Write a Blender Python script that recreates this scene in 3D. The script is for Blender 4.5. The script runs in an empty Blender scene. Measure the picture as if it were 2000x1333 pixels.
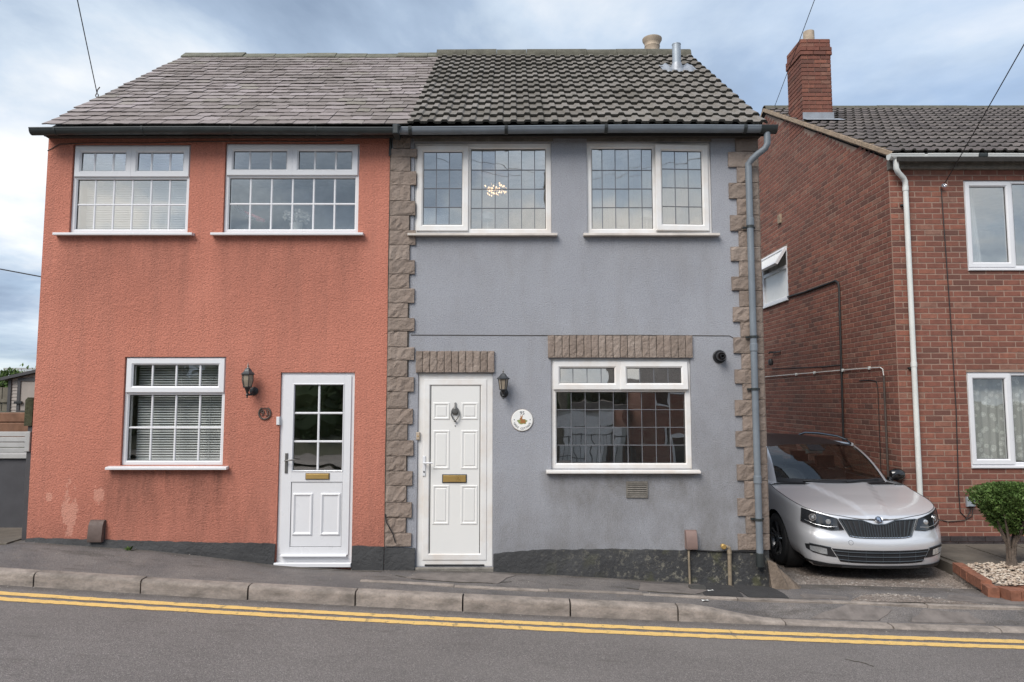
import bpy, bmesh, math, random
from mathutils import Vector, Matrix
from mathutils.bvhtree import BVHTree
random.seed(7)
R = math.radians
sc = bpy.context.scene
col = sc.collection

# ------------------------------------------------------------------ camera
PITCH, CAM_D, CAM_H, FPX = R(4.73), 7.3, 1.77, 1365.0
cam_data = bpy.data.cameras.new('camera')
cam_data.sensor_width = 36.0
cam_data.lens = FPX / 2000.0 * 36.0
cam_data.clip_start = 0.05
cam_data.clip_end = 3000
cam = bpy.data.objects.new('camera', cam_data)
col.objects.link(cam)
cam.location = (0, -CAM_D, CAM_H)
cam.rotation_euler = (math.pi / 2 + PITCH, 0, 0)
sc.camera = cam

# ------------------------------------------------------------------ sky + sun + exposure
SUN_ELEV, SUN_AZ = R(46), R(216)          # azimuth clockwise from +Y: behind the camera, a little to the left
world = bpy.data.worlds.new('World')
sc.world = world
world.use_nodes = True
wn, wl = world.node_tree.nodes, world.node_tree.links
wn.clear()
w_out = wn.new('ShaderNodeOutputWorld')
w_bg = wn.new('ShaderNodeBackground')
w_bg.inputs['Strength'].default_value = 0.10
wl.new(w_bg.outputs[0], w_out.inputs[0])
sky = wn.new('ShaderNodeTexSky')
sky.sky_type = 'NISHITA'
sky.sun_disc = False
sky.sun_elevation = SUN_ELEV
sky.sun_rotation = SUN_AZ
w_tc = wn.new('ShaderNodeTexCoord')
w_sep = wn.new('ShaderNodeSeparateXYZ')
wl.new(w_tc.outputs['Generated'], w_sep.inputs[0])
def wmath(op, a, b=None, c=None):
    n = wn.new('ShaderNodeMath'); n.operation = op
    for i, q in enumerate((a, b, c)):
        if q is None: continue
        if isinstance(q, (int, float)): n.inputs[i].default_value = q
        else: wl.new(q, n.inputs[i])
    return n.outputs[0]
w_den = wmath('ADD', wmath('MAXIMUM', w_sep.outputs[2], 0.0), 0.16)
w_cmb = wn.new('ShaderNodeCombineXYZ')
wl.new(wmath('DIVIDE', w_sep.outputs[0], w_den), w_cmb.inputs[0])
wl.new(wmath('DIVIDE', w_sep.outputs[1], w_den), w_cmb.inputs[1])
def wnoise(scale, detail, rough, off):
    m = wn.new('ShaderNodeMapping'); m.inputs['Location'].default_value = off
    n = wn.new('ShaderNodeTexNoise'); n.inputs['Scale'].default_value = scale
    n.inputs['Detail'].default_value = detail; n.inputs['Roughness'].default_value = rough
    n.inputs['Distortion'].default_value = 0.25
    wl.new(w_cmb.outputs[0], m.inputs[0]); wl.new(m.outputs[0], n.inputs['Vector'])
    return n.outputs['Fac']
def wramp(fac, stops):
    r = wn.new('ShaderNodeValToRGB')
    e = r.color_ramp.elements
    while len(e) < len(stops): e.new(0.5)
    for k, (p, c) in enumerate(stops):
        e[k].position = p; e[k].color = (*c, 1)
    wl.new(fac, r.inputs[0]); return r.outputs[0]
# cloud body colour: blue-grey undersides to bright white tops (HDR values, brought down by the strength above)
cl = wramp(wnoise(0.8, 8, 0.56, (3.34, 1.98, 0)), [(0.36, (.27, .355, .49)), (0.46, (.40, .505, .66)), (0.54, (.62, .72, .84)), (0.65, (1.0, 1.0, 1.0))])
w_sc = wn.new('ShaderNodeVectorMath'); w_sc.operation = 'SCALE'; w_sc.inputs['Scale'].default_value = 4.1
wl.new(cl, w_sc.inputs[0])
cover = wramp(wnoise(0.6, 6, 0.6, (8.4, 5.2, 0)), [(0.34, (.72, .72, .72)), (0.52, (1, 1, 1))])
w_mix = wn.new('ShaderNodeMixRGB')
wl.new(cover, w_mix.inputs[0]); wl.new(sky.outputs[0], w_mix.inputs[1]); wl.new(w_sc.outputs[0], w_mix.inputs[2])
wl.new(w_mix.outputs[0], w_bg.inputs['Color'])

sun_data = bpy.data.lights.new('sun', 'SUN')
sun_data.energy = 1.5
sun_data.angle = R(36)
sun_data.color = (1.0, 0.955, 0.90)
sun = bpy.data.objects.new('sun', sun_data)
col.objects.link(sun)
sun_dir = Vector((math.sin(SUN_AZ) * math.cos(SUN_ELEV), math.cos(SUN_AZ) * math.cos(SUN_ELEV), math.sin(SUN_ELEV)))
sun.rotation_euler = sun_dir.to_track_quat('Z', 'Y').to_euler()
sun.location = (-3, -12, 14)
sc.view_settings.view_transform = 'Standard'
sc.view_settings.look = 'None'
sc.view_settings.exposure = 1.4
sc.view_settings.gamma = 1.0
sc.view_settings.use_curve_mapping = False

# ------------------------------------------------------------------ helpers
def at(px, py, Y=0.0):
    """survey helper: photograph pixel (2000 wide) to (x, z) on the vertical plane y = Y"""
    u, v = (px - 1000) / FPX, (666.5 - py) / FPX
    t = (Y + CAM_D) / (math.cos(PITCH) - v * math.sin(PITCH))
    return u * t, CAM_H + t * (math.sin(PITCH) + v * math.cos(PITCH))

def g(x):
    """height of the pavement along the street, falling to the right"""
    c = max(-7.0, min(8.0, x))
    z = -.0460 * c + .0020 * c * c
    if x < -7: z += (-7 - x) * .02
    return z

def world_mat(o):
    m = o.matrix_basis.copy()
    if o.parent: m = world_mat(o.parent) @ o.matrix_parent_inverse @ m
    return m

def attach(o, parent, local=False):
    if parent is not None:
        o.parent = parent
        if not local: o.matrix_parent_inverse = world_mat(parent).inverted()

def tag(o, label=None, cat=None, group=None, kind=None):
    if label: o['label'] = label
    if cat: o['category'] = cat
    if group: o['group'] = group
    if kind: o['kind'] = kind
    return o

def empty(name, loc, label=None, cat=None, group=None, rz=0):
    o = bpy.data.objects.new(name, None)
    o.empty_display_size = .2
    o.location = loc; o.rotation_euler = (0, 0, rz)
    col.objects.link(o)
    return tag(o, label, cat, group)

def link(name, me, parent=None, loc=None, rot=None, scale=None, local=False):
    o = bpy.data.objects.new(name, me)
    col.objects.link(o)
    if loc is not None: o.location = loc
    if rot is not None: o.rotation_euler = rot
    if scale is not None: o.scale = scale
    attach(o, parent, local)
    return o

class MB:
    def __init__(s): s.v = []; s.f = []
    def add(s, vs, fs):
        n = len(s.v); s.v += [tuple(p) for p in vs]; s.f += [tuple(i + n for i in f) for f in fs]; return s
    def box(s, x0, x1, y0, y1, z0, z1):
        return s.add([(x0,y0,z0),(x1,y0,z0),(x1,y1,z0),(x0,y1,z0),(x0,y0,z1),(x1,y0,z1),(x1,y1,z1),(x0,y1,z1)],
                     [(0,3,2,1),(4,5,6,7),(0,1,5,4),(1,2,6,5),(2,3,7,6),(3,0,4,7)])
    def cbox(s, x0, x1, y0, y1, z0, z1, c):
        """box with its front (-y) edges chamfered"""
        return s.add([(x0,y0+c,z0),(x1,y0+c,z0),(x1,y0+c,z1),(x0,y0+c,z1),(x0+c,y0,z0+c),(x1-c,y0,z0+c),(x1-c,y0,z1-c),(x0+c,y0,z1-c),
                      (x0,y1,z0),(x1,y1,z0),(x1,y1,z1),(x0,y1,z1)],
                     [(4,5,6,7),(0,1,5,4),(1,2,6,5),(2,3,7,6),(3,0,4,7),(0,8,9,1),(1,9,10,2),(2,10,11,3),(3,11,8,0),(8,11,10,9)])
    def prism(s, poly, axis, a, b):
        n = len(poly)
        def P(p, t): return {'x': (t, p[0], p[1]), 'y': (p[0], t, p[1]), 'z': (p[0], p[1], t)}[axis]
        vs = [P(p, a) for p in poly] + [P(p, b) for p in poly]
        fs = [tuple(range(n)), tuple(range(2*n-1, n-1, -1))] + [(i, (i+1) % n, n+(i+1) % n, n+i) for i in range(n)]
        return s.add(vs, fs)
    def tube(s, pts, r, n=8, cap=True):
        pts = [Vector(p) for p in pts]; k = len(pts)
        rs = r if isinstance(r, (list, tuple)) else [r] * k
        vs, fs, prev = [], [], None
        for i, p in enumerate(pts):
            d = (pts[min(i+1, k-1)] - pts[max(i-1, 0)]).normalized()
            if prev is None:
                a = Vector((0, 0, 1)) if abs(d.z) < .9 else Vector((1, 0, 0))
                prev = d.cross(a).normalized()
            u = (prev - d * prev.dot(d)).normalized(); w = d.cross(u); prev = u
            for j in range(n):
                t = 2 * math.pi * j / n
                vs.append(p + (u * math.cos(t) + w * math.sin(t)) * rs[i])
        for i in range(k-1):
            for j in range(n):
                fs.append((i*n+j, i*n+(j+1) % n, (i+1)*n+(j+1) % n, (i+1)*n+j))
        if cap: fs += [tuple(range(n-1, -1, -1)), tuple(range((k-1)*n, k*n))]
        return s.add(vs, fs)
    def lathe(s, prof, c, n=20, axis='z', sweep=None, cap=True):
        vs, fs = [], []; k = len(prof)
        for (r, h) in prof:
            for j in range(n):
                t = 2 * math.pi * j / n + (sweep or 0)
                a, b = r * math.cos(t), r * math.sin(t)
                q = {'z': (a, b, h), 'y': (a, h, b), 'x': (h, a, b)}[axis]
                vs.append((c[0]+q[0], c[1]+q[1], c[2]+q[2]))
        for i in range(k-1):
            for j in range(n):
                fs.append((i*n+j, i*n+(j+1) % n, (i+1)*n+(j+1) % n, (i+1)*n+j))
        if cap and prof[0][0] > 1e-5: fs.append(tuple(range(n)))
        if cap and prof[-1][0] > 1e-5: fs.append(tuple(range((k-1)*n, k*n)))
        return s.add(vs, fs)
    def ring(s, x0, x1, z0, z1, prof):
        """rectangular frame swept along the outline; prof = closed list of (inset, y)"""
        k = len(prof); vs = []; fs = []
        for (sx, sz) in ((0, 0), (1, 0), (1, 1), (0, 1)):
            for (o, y) in prof:
                vs.append((x1-o if sx else x0+o, y, z1-o if sz else z0+o))
        for c in range(4):
            d = (c+1) % 4
            for i in range(k):
                j = (i+1) % k
                fs.append((c*k+i, d*k+i, d*k+j, c*k+j))
        return s.add(vs, fs)
    def grid(s, rows):
        m, n = len(rows), len(rows[0])
        return s.add([p for r in rows for p in r], [(i*n+j, i*n+j+1, (i+1)*n+j+1, (i+1)*n+j) for i in range(m-1) for j in range(n-1)])
    def xf(s, fn): s.v = [tuple(fn(Vector(p))) for p in s.v]; return s
    def mesh(s, name, mat, smooth=False, merge=False):
        me = bpy.data.meshes.new(name)
        me.from_pydata(s.v, [], s.f)
        bm = bmesh.new(); bm.from_mesh(me)
        if merge: bmesh.ops.remove_doubles(bm, verts=bm.verts, dist=1e-5)
        bmesh.ops.recalc_face_normals(bm, faces=bm.faces)
        if smooth:
            for f in bm.faces: f.smooth = True
            for e in bm.edges:
                if len(e.link_faces) == 2 and e.calc_face_angle(0) > R(38): e.smooth = False
        bm.to_mesh(me); bm.free()
        if mat: me.materials.append(mat)
        return me
    def nosed(s, name, mat, nose, idx):
        """mesh whose faces listed in idx carry a dark edge material with course shade painted in"""
        me = bpy.data.meshes.new(name); me.from_pydata(s.v, [], s.f); me.materials.append(mat); me.materials.append(nose)
        for i in idx: me.polygons[i].material_index = 1
        bm = bmesh.new(); bm.from_mesh(me); bmesh.ops.recalc_face_normals(bm, faces=bm.faces); bm.to_mesh(me); bm.free()
        return me
    def build(s, name, mat, parent=None, smooth=False, kind=None, local=False, merge=False):
        o = link(name, s.mesh(name, mat, smooth, merge), parent, local=local)
        if kind: o['kind'] = kind
        return o

# ------------------------------------------------------------------ materials
class NT:
    def __init__(s, name):
        s.m = bpy.data.materials.new(name); s.m.use_nodes = True
        s.n, s.l = s.m.node_tree.nodes, s.m.node_tree.links
        s.b = s.n['Principled BSDF']; s.o = s.n['Material Output']
        s.tc = s.n.new('ShaderNodeTexCoord'); s.vec = s.tc.outputs['Object']
    def set(s, i, v):
        if hasattr(v, 'links'): s.l.new(v, i)
        else: i.default_value = (*v, 1) if isinstance(v, tuple) and len(v) == 3 and i.type == 'RGBA' else v
    def map(s, scale=(1, 1, 1), loc=(0, 0, 0), src=None):
        n = s.n.new('ShaderNodeMapping'); n.inputs['Scale'].default_value = scale; n.inputs['Location'].default_value = loc
        s.l.new(src or s.vec, n.inputs[0]); return n.outputs[0]
    def noise(s, scale, detail=4, rough=.55, vec=None, dist=0):
        n = s.n.new('ShaderNodeTexNoise'); n.inputs['Scale'].default_value = scale
        n.inputs['Detail'].default_value = detail; n.inputs['Roughness'].default_value = rough; n.inputs['Distortion'].default_value = dist
        s.l.new(vec or s.vec, n.inputs['Vector']); return n.outputs['Fac']
    def voro(s, scale, vec=None, feat='F1', out='Distance'):
        n = s.n.new('ShaderNodeTexVoronoi'); n.feature = feat; n.inputs['Scale'].default_value = scale
        s.l.new(vec or s.vec, n.inputs['Vector']); return n.outputs[out]
    def ramp(s, fac, stops):
        r = s.n.new('ShaderNodeValToRGB'); e = r.color_ramp.elements
        while len(e) < len(stops): e.new(.5)
        for k, (p, c) in enumerate(stops):
            c = (c, c, c) if isinstance(c, (int, float)) else c
            e[k].position = p; e[k].color = (*c, 1)
        s.l.new(fac, r.inputs[0]); return r.outputs[0]
    def math(s, op, a, b=None, clamp=False):
        n = s.n.new('ShaderNodeMath'); n.operation = op; n.use_clamp = clamp
        s.set(n.inputs[0], a)
        if b is not None: s.set(n.inputs[1], b)
        return n.outputs[0]
    def mix(s, fac, a, b, mode='MIX'):
        n = s.n.new('ShaderNodeMixRGB'); n.blend_type = mode
        s.set(n.inputs[0], fac); s.set(n.inputs[1], a); s.set(n.inputs[2], b); return n.outputs[0]
    def xyz(s, src=None):
        n = s.n.new('ShaderNodeSeparateXYZ'); s.l.new(src or s.vec, n.inputs[0]); return n.outputs
    def geo(s, out): return s.n.new('ShaderNodeNewGeometry').outputs[out]
    def piece(s):
        """0..1, different for every object and for every loose piece of a mesh"""
        oi = s.n.new('ShaderNodeObjectInfo').outputs['Random']
        return s.math('FRACT', s.math('ADD', oi, s.geo('Random Per Island')))
    def bump(s, h, dist=.01, strength=1, prev=None):
        n = s.n.new('ShaderNodeBump'); n.inputs['Distance'].default_value = dist; n.inputs['Strength'].default_value = strength
        s.set(n.inputs['Height'], h)
        if prev: s.l.new(prev, n.inputs['Normal'])
        return n.outputs[0]
    def done(s, color, rough=.8, normal=None, metal=0, spec=None, coat=None):
        s.set(s.b.inputs['Base Color'], color); s.set(s.b.inputs['Roughness'], rough); s.b.inputs['Metallic'].default_value = metal
        if spec is not None: s.b.inputs['Specular IOR Level'].default_value = spec
        if coat: s.b.inputs['Coat Weight'].default_value = coat; s.b.inputs['Coat Roughness'].default_value = .04
        if normal: s.l.new(normal, s.b.inputs['Normal'])
        return s.m

def plain(name, c, rough=.6, metal=0, var=.25, scale=9, bump=0, bscale=40, spec=None, coat=None):
    """a plain surface with a little uneven wear"""
    t = NT(name); p = t.geo('Position')
    d = tuple(q * (1 - var) for q in c)
    k = t.mix(t.ramp(t.noise(scale, 5, .6, p), [(.35, 0.), (.7, 1.)]), c, d)
    nm = t.bump(t.noise(bscale, 4, .6, p), bump) if bump else None
    r = t.ramp(t.noise(scale*2, 3, .5, p), [(.3, max(0, rough-.08)), (.7, min(1, rough+.08))])
    return t.done(k, r, nm, metal, spec, coat)

def render_mat(name, base, dark, light, stain_boxes, bdist, bscale):
    """painted rough render: colour drift, rain streaks, soot under sills, bumpy coat"""
    t = NT(name); p = t.geo('Position')
    X, Y, Z = t.xyz(p)
    c = t.mix(t.ramp(t.noise(1.1, 5, .6, p), [(.3, 0.), (.72, 1.)]), base, light)
    streak = t.noise(1.0, 6, .68, t.map((7, 7, .55) if bscale < 90 else (3.2, 3.2, 1.1), src=p))
    c = t.mix(t.math('MULTIPLY', t.ramp(streak, [(.48, 0.), (.74, 1.)]), .42 if bscale < 90 else .3), c, dark)
    m = None
    for (x0, x1, z0, z1, s, *base_) in stain_boxes:          # weathering below sills, along the base, beside pipes
        fx = t.math('MULTIPLY', t.math('MULTIPLY', t.math('SUBTRACT', X, x0), 7., True), t.math('MULTIPLY', t.math('SUBTRACT', x1, X), 7., True))
        if base_:      # splash-back dirt, strongest at the ground
            up = t.math('DIVIDE', t.math('SUBTRACT', z1, Z), z1 - z0, True); dn = 1.
        else:          # run-off below a sill, strongest at the top
            up = t.math('MULTIPLY', t.math('SUBTRACT', z1, Z), 40., True); dn = t.math('DIVIDE', t.math('SUBTRACT', Z, z0), z1 - z0, True)
        q = t.math('MULTIPLY', t.math('MULTIPLY', fx, t.math('MULTIPLY', up, dn)), s)
        m = q if m is None else t.math('MAXIMUM', m, q)
    if m is not None:
        st = t.math('MULTIPLY', m, t.ramp(t.noise(1.6, 7, .72, t.map((5, 5, 1.2) if bscale < 90 else (2.6, 2.6, 1.5), src=p)), [(.3, .2), (.68, 1.)]))
        c = t.mix(st, c, tuple(q * (.55 if bscale < 90 else .68) for q in dark))
    speck = t.ramp(t.noise(bscale * .8, 3, .7, p), [(.30, .76), (.52, 1.), (.72, 1.07)])
    c = t.mix(1., c, speck, 'MULTIPLY')
    h = t.math('ADD', t.noise(bscale, 5, .65, p), t.math('MULTIPLY', t.math('MULTIPLY', t.noise(bscale * .3, 4, .6, p), t.ramp(t.noise(1.7, 3, .5, p), [(.35, .2), (.65, 1.3)])), .6 if bscale < 90 else .2))
    return t, c, t.bump(h, bdist)

M = {}
# orange painted roughcast
t, c, nb = render_mat('orange_render', (.525, .200, .140), (.345, .155, .115), (.575, .226, .160),
    [(-4.3,-2.85,.0,1.05,1.0), (-3.2,-2.3,.2,2.4,.5,1), (-5.2,-4.0,.2,1.5,.4,1), (-4.85,-3.35,2.4,3.5,.6), (-3.2,-1.5,2.3,3.5,.5), (-5.2,-2.3,.2,.9,.6,1), (-1.8,-1.2,.1,1.0,.6,1), (-5,-1.3,4.2,4.7,.5)], .018, 60)
p = t.geo('Position'); X, Y, Z = t.xyz(p)
def blob(cx, cz, rx, rz, n):
    a = t.math('POWER', t.math('DIVIDE', t.math('SUBTRACT', X, cx), rx), 2.); b = t.math('POWER', t.math('DIVIDE', t.math('SUBTRACT', Z, cz), rz), 2.)
    return t.math('LESS_THAN', t.math('ADD', t.math('ADD', a, b), t.math('MULTIPLY', t.math('SUBTRACT', n, .35), 2.4)), 1.)
n1 = t.ramp(t.noise(9, 6, .7, t.map((1, 1, .5), src=p)), [(.32, 0.), (.68, 1.)])
ms = t.math('MAXIMUM', blob(-4.55, .62, .09, .30, n1), t.math('MAXIMUM', blob(-4.26, .78, .07, .10, n1), blob(-4.76, .77, .035, .055, n1)))
c = t.mix(t.math('MULTIPLY', ms, .42), c, (.70, .38, .29))
M['orange'] = t.done(c, .92, nb, spec=.2)
# grey-blue painted pebble dash
t, c, nb = render_mat('grey_render', (.325, .331, .360), (.24, .226, .212), (.375, .382, .412),
    [(.25,2.05,-.1,1.04,1.0), (1.6,2.8,.0,2.6,.95,1), (-1.1,.5,2.9,3.5,.3), (.7,2.2,2.9,3.5,.3), (-.3,2.8,.1,1.1,.8,1), (-1.1,2.6,4.3,4.75,.6)], .011, 100)
M['grey'] = t.done(c, .9, nb, spec=.2)
M['side_render'] = plain('side_render', (.40, .36, .33), .9, bump=.01)
# white upvc: clean on the left house, yellowed on the right
M['upvc'] = plain('white_upvc', (.69, .69, .705), .32, var=.05, scale=3)
t = NT('cream_upvc'); p = t.geo('Position')
M['upvc_old'] = t.done(t.mix(t.ramp(t.noise(3.5, 6, .65, p), [(.42, 0.), (.72, .75)]), (.72, .708, .69), (.62, .55, .48)), .36)
M['sill_old'] = plain('stained_sill', (.66, .60, .54), .5, var=.3, scale=5)
M['gasket'] = plain('rubber_gasket', (.02, .02, .022), .7)
M['lead'] = plain('lead_came', (.17, .175, .19), .5, metal=.3)
def glass(name, ior, tint, rough=.0):
    t = NT(name); t.n.remove(t.b)
    tr = t.n.new('ShaderNodeBsdfTransparent'); tr.inputs[0].default_value = (*tint, 1)
    gl = t.n.new('ShaderNodeBsdfGlossy'); gl.inputs['Roughness'].default_value = rough; gl.inputs['Color'].default_value = (1, .975, .93, 1)
    lw = t.n.new('ShaderNodeLayerWeight'); lw.inputs[0].default_value = .5
    fr = t.math('ADD', t.math('MULTIPLY', t.math('POWER', lw.outputs['Facing'], 5.), 1 - ior), ior)     # Schlick
    nb = t.bump(t.noise(2.2, 2, .5, t.geo('Position')), .004, .5)
    t.l.new(nb, gl.inputs['Normal'])
    mx = t.n.new('ShaderNodeMixShader')
    t.l.new(fr, mx.inputs[0]); t.l.new(tr.outputs[0], mx.inputs[1]); t.l.new(gl.outputs[0], mx.inputs[2])
    t.l.new(mx.outputs[0], t.o.inputs[0]); return t.m
M['glass'] = glass('window_glass', .31, (.93, .94, .94))
M['glass_mid'] = glass('mid_glass', .19, (.95, .96, .95))
M['glass_clear'] = glass('clear_glass', .11, (.95, .96, .95))
M['car_glass'] = glass('car_glass', .12, (.62, .68, .66))
M['lamp_glass'] = plain('smoked_lamp_glass', (.30, .25, .19), .25, var=.3, scale=30)
M['room'] = plain('room_paint', (.60, .58, .55), .9)
M['room_light'] = plain('pale_room_paint', (.80, .79, .76), .9)
M['blind'] = plain('white_blind', (.80, .80, .80), .5, var=.06)
M['brass'] = plain('brass', (.66, .44, .16), .34, metal=.75, var=.08, scale=6)
M['brassdark'] = plain('tarnished_brass', (.16, .105, .05), .5, metal=.5)
M['blackmetal'] = plain('black_iron', (.022, .022, .024), .5, var=.4, scale=30)
M['pewter'] = plain('pewter', (.20, .195, .185), .42, metal=.7)
M['rust'] = plain('rusty_iron', (.10, .075, .062), .75, var=.4, scale=40, bump=.004)
M['cast_gutter'] = plain('black_gutter', (.030, .036, .036), .42, var=.45, scale=6)
M['grey_gutter'] = plain('grey_gutter', (.18, .205, .23), .42, var=.25, scale=5)
M['white_gutter'] = plain('white_gutter', (.68, .69, .66), .42, var=.15, scale=4)
M['dark_mortar'] = plain('dark_mortar', (.085, .075, .062), .95, var=.5, scale=14, bump=.006)
M['stonebacking'] = plain('quoin_mortar', (.135, .115, .098), .95, var=.3, scale=14, bump=.006)
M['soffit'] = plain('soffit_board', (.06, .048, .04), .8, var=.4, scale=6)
# reconstituted stone
t = NT('quoin_stone'); p = t.geo('Position')
k = t.ramp(t.piece(), [(0, (.235, .190, .160)), (.5, (.285, .225, .188)), (1, (.335, .275, .235))])
k = t.mix(t.ramp(t.noise(9, 6, .65, p), [(.35, 0.), (.75, .75)]), k, (.21, .165, .135))
M['stone'] = t.done(k, .9, t.bump(t.noise(34, 6, .65, p), .016), spec=.2)
# black bitumen plinth with peeling, mossy patches
t = NT('plinth_paint'); p = t.geo('Position'); X, Y, Z = t.xyz(p)
k = t.mix(t.ramp(t.noise(2.5, 5, .6, p), [(.3, 0.), (.7, 1.)]), (.024, .024, .025), (.050, .050, .051))
pe = t.math('MULTIPLY', t.ramp(t.noise(19, 6, .75, p), [(.54, 0.), (.64, 1.)]), t.math('MULTIPLY', t.math('SUBTRACT', X, .0), .5, True))
k = t.mix(t.math('MULTIPLY', pe, .75), k, (.25, .23, .18))
ma = t.math('MULTIPLY', t.ramp(t.noise(4, 5, .6, p), [(.55, 0.), (.66, 1.)]), t.math('MULTIPLY', t.math('ADD', X, .1), .45, True))
k = t.mix(t.math('MULTIPLY', ma, .6), k, (.075, .075, .03))
M['plinth'] = t.done(k, .72, t.bump(t.noise(26, 6, .65, p), .014))
# roofing
t = NT('stone_slate'); p = t.geo('Position')
k = t.ramp(t.piece(), [(0, (.180, .150, .142)), (.3, (.225, .187, .178)), (.62, (.270, .228, .220)), (.86, (.31, .265, .262)), (1, (.23, .205, .168))])
k = t.mix(t.ramp(t.noise(1.3, 5, .6, p), [(.35, 0.), (.75, .6)]), k, (.125, .108, .086))
k = t.mix(t.ramp(t.noise(26, 5, .7, p), [(.55, 0.), (.72, .55)]), k, (.30, .275, .235))
M['slate'] = t.done(k, .82, t.bump(t.noise(30, 5, .6, p), .012))
t = NT('concrete_tile'); p = t.geo('Position')
k = t.ramp(t.piece(), [(0, (.150, .135, .118)), (.5, (.185, .168, .150)), (1, (.225, .205, .185))])
k = t.mix(t.ramp(t.noise(5, 6, .7, p), [(.45, 0.), (.75, .65)]), k, (.085, .080, .060))
k = t.mix(t.ramp(t.noise(38, 3, .6, p), [(.68, 0.), (.74, .7)]), k, (.34, .32, .27))
M['tile'] = t.done(k, .9, t.bump(t.noise(60, 4, .7, p), .008), spec=.25)
t = NT('brown_tile'); p = t.geo('Position')
k = t.ramp(t.piece(), [(0, (.095, .080, .078)), (.5, (.125, .106, .10)), (1, (.16, .137, .128))])
k = t.mix(t.ramp(t.noise(4, 6, .7, p), [(.42, 0.), (.72, .6)]), k, (.062, .056, .05))
M['tile_brown'] = t.done(k, .88, t.bump(t.noise(50, 4, .6, p), .006))
M['ridge'] = plain('ridge_stone', (.17, .165, .125), .9, var=.4, scale=8, bump=.01)
M['ridge_dark'] = plain('ridge_tile', (.115, .108, .082), .9, var=.4, scale=8, bump=.01)
M['nose_slate'] = plain('slate_edge', (.075, .064, .058), .9, var=.4, scale=12)  # shade between courses painted into the slate edge colour
M['nose'] = plain('shade_moss_edge', (.055, .052, .043), .95, var=.5, scale=12, bump=.01)  # course shadow painted into the tile nose colour, along with moss
M['underlay'] = plain('roof_deck', (.028, .025, .022), .95)
# brick
t = NT('red_brick'); p = t.geo('Position')
k = t.ramp(t.piece(), [(0, (.135, .068, .054)), (.22, (.200, .082, .060)), (.5, (.250, .099, .071)), (.74, (.220, .090, .065)), (.9, (.31, .124, .083)), (1, (.25, .14, .105))])
k = t.mix(t.ramp(t.noise(14, 5, .65, p), [(.4, 0.), (.75, .7)]), k, (.135, .058, .045))
k = t.mix(t.ramp(t.noise(.9, 4, .6, p), [(.45, 0.), (.75, .45)]), k, (.11, .06, .048))
M['brick'] = t.done(k, .88, t.bump(t.noise(70, 5, .65, p), .006), spec=.25)
M['brick_blue'] = plain('dark_brick', (.055, .042, .042), .8, var=.5, scale=12, bump=.004)
M['mortar'] = plain('mortar', (.32, .22, .17), .95, var=.3, scale=6, bump=.004)
# ground
t = NT('asphalt'); p = t.geo('Position')
k = t.mix(t.ramp(t.noise(.8, 5, .6, p), [(.3, 0.), (.7, 1.)]), (.185, .166, .157), (.235, .212, .20))
vs = t.voro(210, p, out='Color'); vd = t.voro(210, p)
k = t.mix(.55, k, t.mix(1., k, t.ramp(t.xyz(vs)[0], [(0, .35), (.5, .95), (.9, 1.7), (1, 2.9)]), 'MULTIPLY'))
k = t.mix(t.ramp(t.noise(2.6, 6, .7, t.map((1, 3.5, 1), src=p)), [(.58, 0.), (.72, .6)]), k, (.130, .114, .104))
k = t.mix(t.ramp(t.noise(.45, 4, .6, t.map((.35, 1.6, 1), src=p)), [(.42, 0.), (.62, .45)]), k, (.25, .228, .212))
X, Y, Z = t.xyz(p)
gut = t.math('MULTIPLY', t.math('MULTIPLY', t.math('ADD', Y, 1.09), 11., True), t.ramp(t.noise(7, 6, .7, p), [(.3, .2), (.6, 1.)]))
k = t.mix(t.math('MULTIPLY', gut, .6), k, (.085, .070, .058))     # silt in the channel
M['asphalt'] = t.done(k, .85, t.bump(t.math('ADD', vd, t.noise(90, 4, .7, p)), .007), spec=.3)
t = NT('footway_asphalt'); p = t.geo('Position'); X, Y, Z = t.xyz(p)
k = t.mix(t.ramp(t.noise(1.6, 6, .65, p), [(.35, 0.), (.68, 1.)]), (.098, .090, .088), (.165, .147, .136))
k = t.mix(t.ramp(t.noise(3.4, 6, .7, t.map((.6, 2, 1), src=p)), [(.52, 0.), (.66, .8)]), k, (.072, .063, .056))
k = t.mix(t.ramp(t.noise(5.5, 6, .75, p), [(.6, 0.), (.7, .5)]), k, (.15, .118, .088))
k = t.mix(.4, k, t.mix(1., k, t.ramp(t.xyz(t.voro(230, p, out='Color'))[0], [(0, .3), (.5, 1.), (1, 2.4)]), 'MULTIPLY'))
foot = t.math('MULTIPLY', t.math('MULTIPLY', t.math('ADD', Y, .16), 9., True), t.ramp(t.noise(4.5, 6, .7, p), [(.32, .15), (.6, 1.)]))
k = t.mix(t.math('MULTIPLY', foot, .75), k, (.060, .049, .038))      # dirt and moss gathered along the wall foot
M['footway'] = t.done(k, .86, t.bump(t.math('ADD', t.noise(60, 5, .7, p), t.math('MULTIPLY', t.noise(5, 4, .6, p), 1.5)), .010))
t = NT('kerb_concrete'); p = t.geo('Position')
k = t.ramp(t.piece(), [(0, (.285, .240, .208)), (1, (.37, .315, .272))])
k = t.mix(t.ramp(t.noise(6, 6, .7, t.map((1, 1, 2.5), src=p)), [(.38, 0.), (.68, .85)]), k, (.120, .103, .088))
k = t.mix(t.ramp(t.noise(45, 5, .7, p), [(.5, 0.), (.7, .5)]), k, (.16, .14, .122))
M['kerb'] = t.done(k, .9, t.bump(t.noise(80, 5, .7, p), .006))
t = NT('yellow_paint'); p = t.geo('Position')
wear = t.math('MAXIMUM', t.ramp(t.noise(16, 6, .75, p), [(.56, 0.), (.70, 1.)]), t.ramp(t.noise(3.2, 5, .7, t.map((4, 1, 1), src=p)), [(.60, 0.), (.64, .9)]))
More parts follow.
